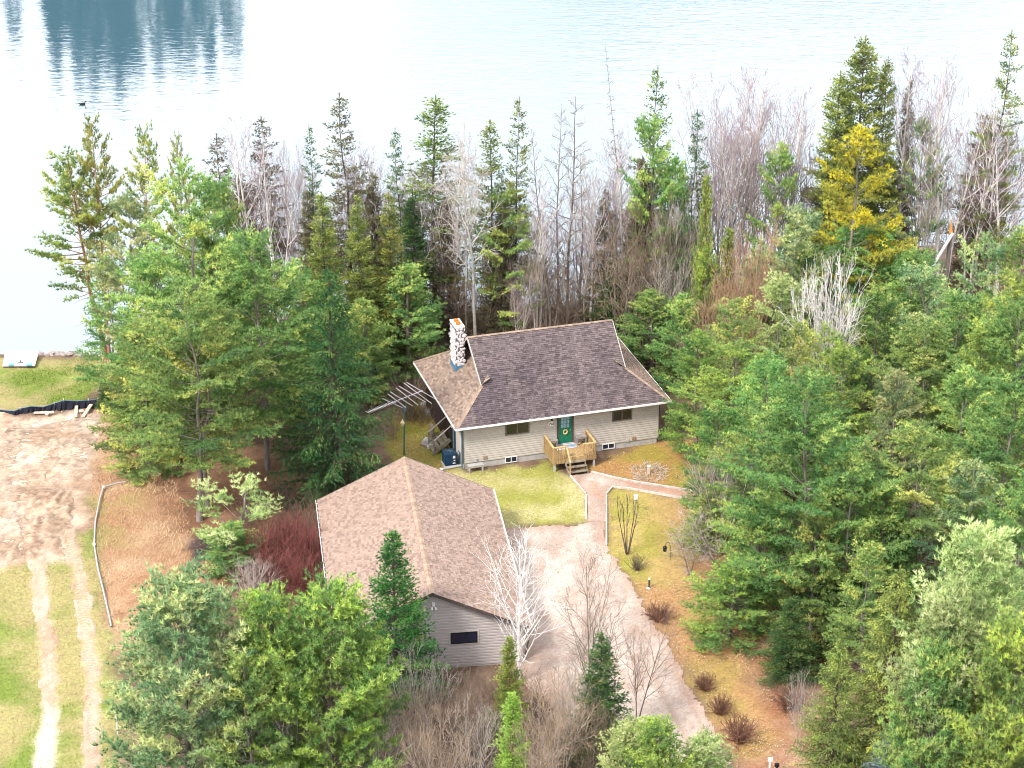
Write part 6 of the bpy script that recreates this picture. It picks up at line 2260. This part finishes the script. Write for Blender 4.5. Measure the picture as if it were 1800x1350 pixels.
for tx, ty, by, w, kd, lb in (
        (655, 300, 600, 95, 'spruceA_brown', 'dull brown green spruce behind the white birch clumps left of the chimney'), (725, 330, 605, 100, 'spruceA_dark', 'dark spruce behind the chimney thicket'),
        (785, 350, 606, 90, 'spruceA_brown', 'brownish spruce between chimney spruce and aspens'), (880, 345, 606, 85, 'spruceA_brown', 'brownish spruce among the aspens behind the ridge'),
        (1065, 330, 600, 95, 'spruceA_brown', 'brownish spruce at the foot of the white limbed aspen'), (1130, 270, 592, 100, 'spruceA_brown', 'brown grey spruce between snag and golden spruce'),
        (420, 300, 600, 110, 'spruceA_brown', 'brown spruce at the foot of the three stemmed birch'), (540, 330, 596, 80, 'spruceA_brown', 'brown spruce below the narrow green tipped one')):
    T(kd, tx, ty, by, w, lb)
for tx, ty, by, w, kd, lb in (
        (470, 300, 585, 70, 'birchC', 'purple twigged thicket right of the three stemmed birch'), (575, 330, 590, 90, 'thicket_grey', 'grey twigs between the three olive spruces and the lake'),
        (660, 300, 592, 80, 'birchC', 'purple twig clump between the tall sparse spruce and the low tipped one'), (720, 400, 600, 110, 'thicket_grey', 'grey thicket directly left of the chimney top'),
        (785, 300, 598, 90, 'birchC', 'purple twigs between chimney spruce and the first aspen'), (850, 400, 606, 120, 'thicket_brown', 'brown twiggy thicket behind the left end of the ridge'),
        (880, 300, 596, 60, 'aspenB', 'thin grey tree between the two olive mid spruces'), (968, 340, 600, 110, 'birchC', 'pale purple twigs among the straight grey trees'),
        (1035, 330, 596, 110, 'birchC', 'purple twigs right of the straight grey trees'), (1000, 440, 606, 130, 'thicket_brown', 'brown thicket under the straight grey trees'),
        (1090, 250, 590, 70, 'birchB', 'slim birch beside the foot of the leaning snag'), (1120, 300, 585, 90, 'birchC', 'purple twig mass between snag and golden spruce'),
        (1240, 240, 575, 100, 'birchC', 'purple twigs below the double tipped spruce'), (1335, 230, 566, 120, 'birchC', 'low purple twigs filling the purple row'),
        (1415, 230, 566, 90, 'thicket_brown', 'brown twigs between the purple row and the olive hemlocks'), (1660, 260, 560, 130, 'thicket_grey', 'grey twigs behind the forked birch trunk'),
        (1720, 320, 556, 120, 'thicket_brown', 'brown twigs low between forked birch and right edge birch'), (800, 455, 612, 120, 'thicket_brown', 'low brown brush right behind the chimney'),
        (1180, 420, 640, 120, 'thicket_grey', 'grey twig mass over the round low pines')):
    T(kd, tx, ty, by, w, lb)
for tx, ty, by, w, kd, lb in (
        (1395, 560, 880, 150, 'pineA', 'green pine behind the top of the biggest front pine'), (1480, 600, 900, 150, 'limeB', 'yellow green pine above the biggest front pine on its right'),
        (1690, 640, 960, 170, 'pineB', 'green pine behind the spiky pine on its right'), (1555, 840, 1110, 150, 'pineD', 'bushy green pine between the biggest pine and the spiky pine foot'),
        (1720, 800, 1130, 170, 'blueB', 'shaded pine above the pale front pine'), (1350, 620, 930, 150, 'pineA', 'green pine between the yellow green pine and the biggest one'),
        (1600, 430, 720, 150, 'pineB', 'green pine right of the dull pine below the yellow one'),
        (1270, 700, 940, 120, 'pineB', 'narrow green pine behind the bare shrub by the path end'), (1440, 880, 1140, 130, 'pineD', 'low bushy pine at the foot of the biggest front pine, right side'),
        (1810, 820, 1180, 170, 'pineA', 'pine at the right edge above the pale pine'), (1530, 950, 1210, 130, 'pineB', 'dark pine behind the olive spruce with reddish tips'),
        (1765, 470, 790, 150, 'limeB', 'bright pine on the right edge with yellow sprays'), (1690, 500, 820, 150, 'pineA', 'pine with bare leader between the two right blue green pines'),
        (1410, 420, 690, 110, 'pineB', 'green pine right of the blue green one by the rusty tree')):
    T(kd, tx, ty, by, w, lb)
for tx, ty, by, w, kd, lb in (
        (180, 440, 700, 110, 'pineB', 'pine with feathery limbs right behind the leaning red pine trunks'), (370, 300, 720, 150, 'pineA', 'light green pine behind and right of the broad white pine'),
        (510, 450, 760, 120, 'pineB', 'green pine squeezed between the light tipped pine and the drooping spruce'), (250, 640, 830, 130, 'pineD', 'low bushy pine at the top of the dead grass slope')):
    T(kd, tx, ty, by, w, lb)
for tx, ty, by, w, kd, lb in (
        (655, 1225, 1440, 130, 'thicket_grey', 'grey leafless thicket at the bottom under the most yellow pine'), (765, 1235, 1450, 150, 'thicket', 'tan leafless thicket at the bottom below the garage'),
        (835, 1215, 1400, 120, 'thicket_grey', 'grey leafless thicket left of the dark cedar foot'), (955, 1240, 1440, 130, 'thicket', 'tan leafless thicket right of the lime cedar'),
        (1015, 1150, 1340, 100, 'thicket_grey', 'grey twigs left of the ragged dark spruce'), (400, 1200, 1440, 120, 'thicket_grey', 'grey bare sapling between the foreground pine crowns'),
        (560, 1200, 1460, 140, 'maple', 'bare brown sapling in front of the middle yellow green crown')):
    T(kd, tx, ty, by, w, lb)
# ---- snapped birch among the right pines
a, b_, c_ = Vector(gp(1655, 560)), Vector(onz(1652, 405, 11.0)), Vector(onz(1605, 470, 10.0))
P = gp(1652, 590)


def snapped():
    base = Vector(gp(1650, 600))
    k = (CY - 408) / F
    z = CAMH + base.y * (k * CP - SP) / (CP + k * SP)
    e = empty('snapped_tree', 'snapped tree trunk with orange broken top and hanging white stem in the right woods', 'tree', base)
    h = z - base.z
    V, Fc = tube([(0, 0, 0), (0.1, 0, h * 0.5), (0.2, 0, h)], [0.22, 0.18, 0.15], 7)
    link(bpy.data.objects.new('trunk', fast_mesh('trunk', V, Fc, M['bark_grey'], smooth=True)), e)
    m = MB()
    for dx, hh in ((-0.08, 0.6), (0.0, 1.0), (0.07, 0.5)):
        m.cyl((0.2 + dx, 0, h - 0.1), (0.16 + dx * 0.6, 0, h + hh), 0.10, 0.015, n=5)
    m.build('broken_top', M['snapped'], e)
    V, Fc = tube([(0.3, -0.2, h), (-0.7, -0.5, h - 1.8), (-1.7, -0.8, h - 3.6), (-3.2, -1.2, h - 6.5)], [0.12, 0.12, 0.10, 0.05], 7)
    link(bpy.data.objects.new('hanging_stem', fast_mesh('stem', V, Fc, M['bark_birch'], smooth=True)), e)


snapped()

# ---- shrubs of the yard
GD, GM = 'red dogwood shrubs beside the garage', 'low brown shrub mounds along the driveway'
for tx, ty, by, w, lb in ((455, 912, 1005, 120, 'red stemmed dogwood leftmost by the young pale pine'), (505, 893, 985, 120, 'red stemmed dogwood in the middle of the red mass'),
                          (540, 905, 1000, 80, 'red stemmed dogwood closest to the garage eave'), (480, 950, 1035, 130, 'red stemmed dogwood in front, above the grey shrub'),
                          (530, 960, 1050, 90, 'brownish dogwood lowest along the garage wall')):
    T('dogwood', tx, ty, by, w, lb, name='dogwood_shrub', group=GD, cat='shrub')
for tx, ty, by, w, lb in ((1160, 1058, 1090, 62, 'brown shrub mound highest up the driveway edge'), (1240, 1180, 1212, 48, 'brown shrub mound below the mossy bank, second down the driveway'),
                          (1268, 1218, 1254, 52, 'brown shrub mound third down the driveway'), (1300, 1255, 1302, 75, 'largest brown shrub mound near the bottom right of the driveway'),
                          (1390, 1205, 1245, 75, 'loose brown shrub on the red leaf ground')):
    T('mound', tx, ty, by, w, lb, name='shrub_mound', group=GM, cat='shrub')
T('pruned', 1105, 866, 974, 52, 'dark pruned shrub with upright stubs on the right lawn', name='pruned_shrub', cat='shrub')
T('shrublet', 1120, 968, 1002, 42, 'little dark shrub just below the pruned one', name='small_shrub', cat='shrub')
T('gnarled', 1150, 862, 996, 170, 'leaning gnarled bare tree at the right lawn edge', name='gnarled_tree', bx=1262)
T('gnarled', 1215, 935, 1012, 120, 'low sprawling bare branches below the leaning gnarled tree', name='gnarled_tree')
T('brush', 715, 640, 735, 95, 'brown brush behind the television antenna', name='brush_shrub', cat='shrub')
T('brush', 690, 700, 770, 60, 'brown brush at the foot of the drooping spruce', name='brush_shrub', cat='shrub')
T('pineD', 712, 455, 660, 130, 'pine with reddish trunk left of the chimney')
T('pineD', 640, 520, 700, 110, 'small green pine between drooping spruce and chimney pine')


# ================================================================ GROUND COVER (uncountable)
def scatter(n, polys, seed, w=1.0, jitter=0.0):
    rng = np.random.default_rng(seed)
    out = []
    areas = []
    for p in polys:
        a = np.array(p)
        areas.append((a[:, 0].max() - a[:, 0].min()) * (a[:, 1].max() - a[:, 1].min()))
    tot = sum(areas)
    for p, ar in zip(polys, areas):
        a = np.array(p)
        m = int(n * ar / tot)
        X = rng.uniform(a[:, 0].min(), a[:, 0].max(), m)
        Y = rng.uniform(a[:, 1].min(), a[:, 1].max(), m)
        k = in_poly(X, Y, p)
        out.append(np.stack([X[k], Y[k]], -1))
    return np.concatenate(out), rng


def keep_clear(XY):
    """drop points that fall inside the house or the garage"""
    k = np.ones(len(XY), bool)
    for (ox, oy, rz), W, L in ((HO, HL_, HD), (GO, GW, GL)):
        c, s = math.cos(rz), math.sin(rz)
        dx, dy = XY[:, 0] - ox, XY[:, 1] - oy
        u, v = c * dx + s * dy, -s * dx + c * dy
        k &= ~((u > 0.4) & (u < W - 0.4) & (v > 0.4) & (v < L - 0.4))
    return XY[k]


def leaves():
    cols = np.array([(0.50, 0.37, 0.25), (0.45, 0.26, 0.14), (0.38, 0.17, 0.08), (0.52, 0.42, 0.30), (0.28, 0.14, 0.08)])
    Vs, Cs = [], []
    whole = [(-40, 95), (40, 95), (44, 168), (-44, 168)]
    for n, polys, seed, bright in ((22000, [whole], 1, 0.0), (4500, [Z_RIGHT1, Z_RIGHT2], 2, 0.5), (12000, [Z_RIGHTLEAF, Z_RIGHT3], 3, 0.5), (5000, [Z_LITTER_L, Z_DEADGRASS], 4, 0.0), (9000, [pxpoly([(872, 930), (1033, 916), (1067, 914), (1100, 1012), (1185, 1150), (1345, 1440), (1060, 1440), (900, 1190)])], 6, 0.0), (700, [pxpoly([(1003, 836), (1095, 845), (1236, 867), (1232, 881), (1077, 860), (1066, 918), (1031, 918)])], 8, 0.0),
                                   (1500, [Z_FRONT, Z_LAWN_LEFT], 5, 0.6)):
        XY, rng = scatter(n, polys, seed)
        XY = keep_clear(XY)
        X, Y = XY.T
        m = len(X)
        onlawn = in_poly(X, Y, Z_LAWN_LEFT) | in_poly(X, Y, Z_LAWN_LAKE) | in_poly(X, Y, Z_SAND) | in_poly(X, Y, Z_FRONT)
        k = ~onlawn | (seed == 5) | (rng.random(m) < 0.06)
        k &= (Y < shoreY(X) - 0.8) & (rng.random(m) < np.clip((fbm(X / 1.3, Y / 1.3, 90 + seed, 3) - 0.33) * 3.2, 0.05, 1))
        X, Y = X[k], Y[k]
        m = len(X)
        Z = terrain(X, Y) + rng.uniform(0.03, 0.16, m)
        s = rng.uniform(0.025, 0.055, m) * (0.8 if seed in (6, 8) else 1)
        a = rng.uniform(0, 6.28, m)
        tl = rng.normal(0, 0.45, (m, 2))
        c = np.stack([X, Y, Z], -1)
        e1 = np.stack([np.cos(a), np.sin(a), tl[:, 0]], -1) * s[:, None]
        e2 = np.stack([-np.sin(a), np.cos(a), tl[:, 1]], -1) * (s * 0.65)[:, None]
        Vs.append(np.stack([c - e1, c - e2, c + e1, c + e2], 1).reshape(-1, 3))
        w = np.array([0.22, 0.28, 0.25, 0.1, 0.15]) if not bright else np.array([0.34, 0.22, 0.14, 0.24, 0.06])
        Cs.append(cols[rng.choice(5, m, p=w)] * rng.uniform(0.75, 1.2, (m, 1)))
    V = np.concatenate(Vs)
    me = fast_mesh('leaf_litter', V, np.arange(len(V)).reshape(-1, 4), M['litter'], face_color=np.concatenate(Cs))
    o = link(bpy.data.objects.new('leaf_litter', me))
    tag(o, 'dry fallen leaves scattered over lawn edges and woodland floor', kind='stuff')


leaves()


def grass():
    Vs, Cs = [], []
    for n, polys, seed, h, c0, c1, lean in (
            (30000, [Z_LAWN_LEFT], 11, 0.10, (0.17, 0.25, 0.045), (0.40, 0.36, 0.16), 0.5),
            (12000, [Z_LAWN_LAKE], 12, 0.11, (0.17, 0.25, 0.045), (0.40, 0.36, 0.16), 0.5),
            (22000, [Z_FRONT], 13, 0.07, (0.30, 0.31, 0.07), (0.60, 0.54, 0.29), 0.7),
            (14000, [Z_RIGHT1, Z_RIGHT2, Z_RIGHT3, Z_SIDE], 14, 0.09, (0.32, 0.27, 0.05), (0.48, 0.32, 0.12), 0.7),
            (48000, [Z_DEADGRASS], 15, 0.26, (0.46, 0.27, 0.15), (0.58, 0.40, 0.24), 1.6)):
        XY, rng = scatter(n, polys, seed)
        XY = keep_clear(XY)
        X, Y = XY.T
        d = np.minimum(seg_dist(X, Y, TRACK1), seg_dist(X, Y, TRACK2))
        k = (d > 0.5) & (Y < shoreY(X) - 0.6) & ~in_poly(X, Y, Z_MULCH)
        if seed != 15:
            k &= ~in_poly(X, Y, Z_SAND)
        X, Y = X[k], Y[k]
        m = len(X)
        p = np.stack([X, Y, terrain(X, Y) - 0.02], -1)
        if seed in (11, 15):
            p[:, 2] += (fbm(X / 3.0, Y / 3.0, 5, 3) - 0.5) * 0.35
        a = rng.uniform(0, 6.28, m)
        dd = norm(np.stack([np.cos(a) * lean, np.sin(a) * lean, np.ones(m)], -1))
        sd = np.stack([-np.sin(a), np.cos(a), np.zeros(m)], -1)
        hh = (h * rng.uniform(0.6, 1.5, m))[:, None]
        w = (0.016 + 0.02 * rng.random(m))[:, None] * (0.7 if seed == 15 else 1)
        Vs.append(np.stack([p - sd * w, p + sd * w, p + dd * hh], 1).reshape(-1, 3))
        g = fbm(X / 3.2, Y / 3.2, 21)
        t = np.clip(0.75 - (g - 0.40) * 3.5 + rng.normal(0, 0.2, m), 0, 1)[:, None]
        Cs.append((np.array(c0) * (1 - t) + np.array(c1) * t) * rng.uniform(0.8, 1.2, (m, 1)))
    V = np.concatenate(Vs)
    me = fast_mesh('grass', V, np.arange(len(V)).reshape(-1, 3), M['blades'], face_color=np.concatenate(Cs))
    o = link(bpy.data.objects.new('grass', me))
    tag(o, 'short spring grass on the lawns and dead tan grass on the slope', kind='stuff')


grass()


def undergrowth():
    """twiggy brown brush of the woodland floor"""
    rng = np.random.default_rng(77)
    zones = [(pxpoly([(330, 640), (560, 600), (700, 575), (860, 560), (1110, 545), (1250, 560), (1320, 640), (1170, 640), (1080, 555), (820, 585), (720, 630), (690, 700), (520, 840), (420, 700)]), 1500),
             (pxpoly([(1180, 640), (1400, 520), (1800, 470), (1900, 700), (1900, 1300), (1500, 1250), (1440, 1120), (1300, 960), (1230, 790)]), 900),
             (pxpoly([(380, 1060), (560, 1040), (740, 1195), (930, 1190), (1010, 1330), (1050, 1440), (250, 1440), (260, 1250)]), 450),
             (pxpoly([(430, 860), (560, 880), (565, 1040), (440, 1060), (400, 990)]), 160),
             (pxpoly([(690, 640), (725, 640), (770, 735), (740, 760), (690, 720)]), 90),
             (pxpoly([(400, 605), (600, 572), (800, 552), (1000, 542), (1200, 514), (1400, 482), (1420, 520), (1200, 560), (1000, 580), (800, 595), (430, 660)]), 900)]
    segs = []
    for zi, (poly, n) in enumerate(zones):
        a = np.array(poly)
        X = rng.uniform(a[:, 0].min(), a[:, 0].max(), n * 2)
        Y = rng.uniform(a[:, 1].min(), a[:, 1].max(), n * 2)
        k = in_poly(X, Y, poly) & (Y < shoreY(X) - 0.3)
        XY = keep_clear(np.stack([X[k], Y[k]], -1))[:n]
        for x, y in XY:
            z = float(terrain(x, y))
            for _ in range(7):
                az = rng.uniform(0, 6.28)
                h = rng.uniform(0.5, 1.9) * (1.7 if zi == 5 else 1)
                p = np.array([x + rng.normal(0, .25), y + rng.normal(0, .25), z])
                q = p + np.array([math.cos(az) * h * 0.35, math.sin(az) * h * 0.35, h * 0.7])
                r = q + np.array([math.cos(az + 1) * h * 0.3, math.sin(az + 1) * h * 0.3, h * 0.15])
                segs.append((*p, *q, 0.013, 0.009))
                segs.append((*q, *r, 0.009, 0.005))
                s = (p + q) / 2
                segs.append((*s, *(s + rng.normal(0, 0.3, 3) + (0, 0, 0.25)), 0.008, 0.004))
    V, Fc = prisms(segs, 3)
    me = fast_mesh('undergrowth', V, Fc, M['twig_brown'])
    o = link(bpy.data.objects.new('undergrowth', me))
    tag(o, 'brown twiggy undergrowth on the woodland floor', kind='stuff')


undergrowth()


def dead_perennials():
    rng = np.random.default_rng(6)
    segs = []
    c = onz(1140, 832)
    for _ in range(260):
        a, r = rng.uniform(0, 6.28), 1.25 * math.sqrt(rng.random())
        p = np.array([c[0] + r * math.cos(a), c[1] + r * 1.1 * math.sin(a), 0.02])
        q = p + np.array([rng.normal(0, 0.22), rng.normal(0, 0.22), rng.uniform(0.05, 0.28)])
        segs.append((*p, *q, 0.016, 0.008))
    V, Fc = prisms(segs, 3)
    me = fast_mesh('flower_bed', V, Fc, M['twig_pale'])
    tag(link(bpy.data.objects.new('flower_bed', me)), 'flattened pale dead stalks of a flower bed', kind='stuff')


dead_perennials()
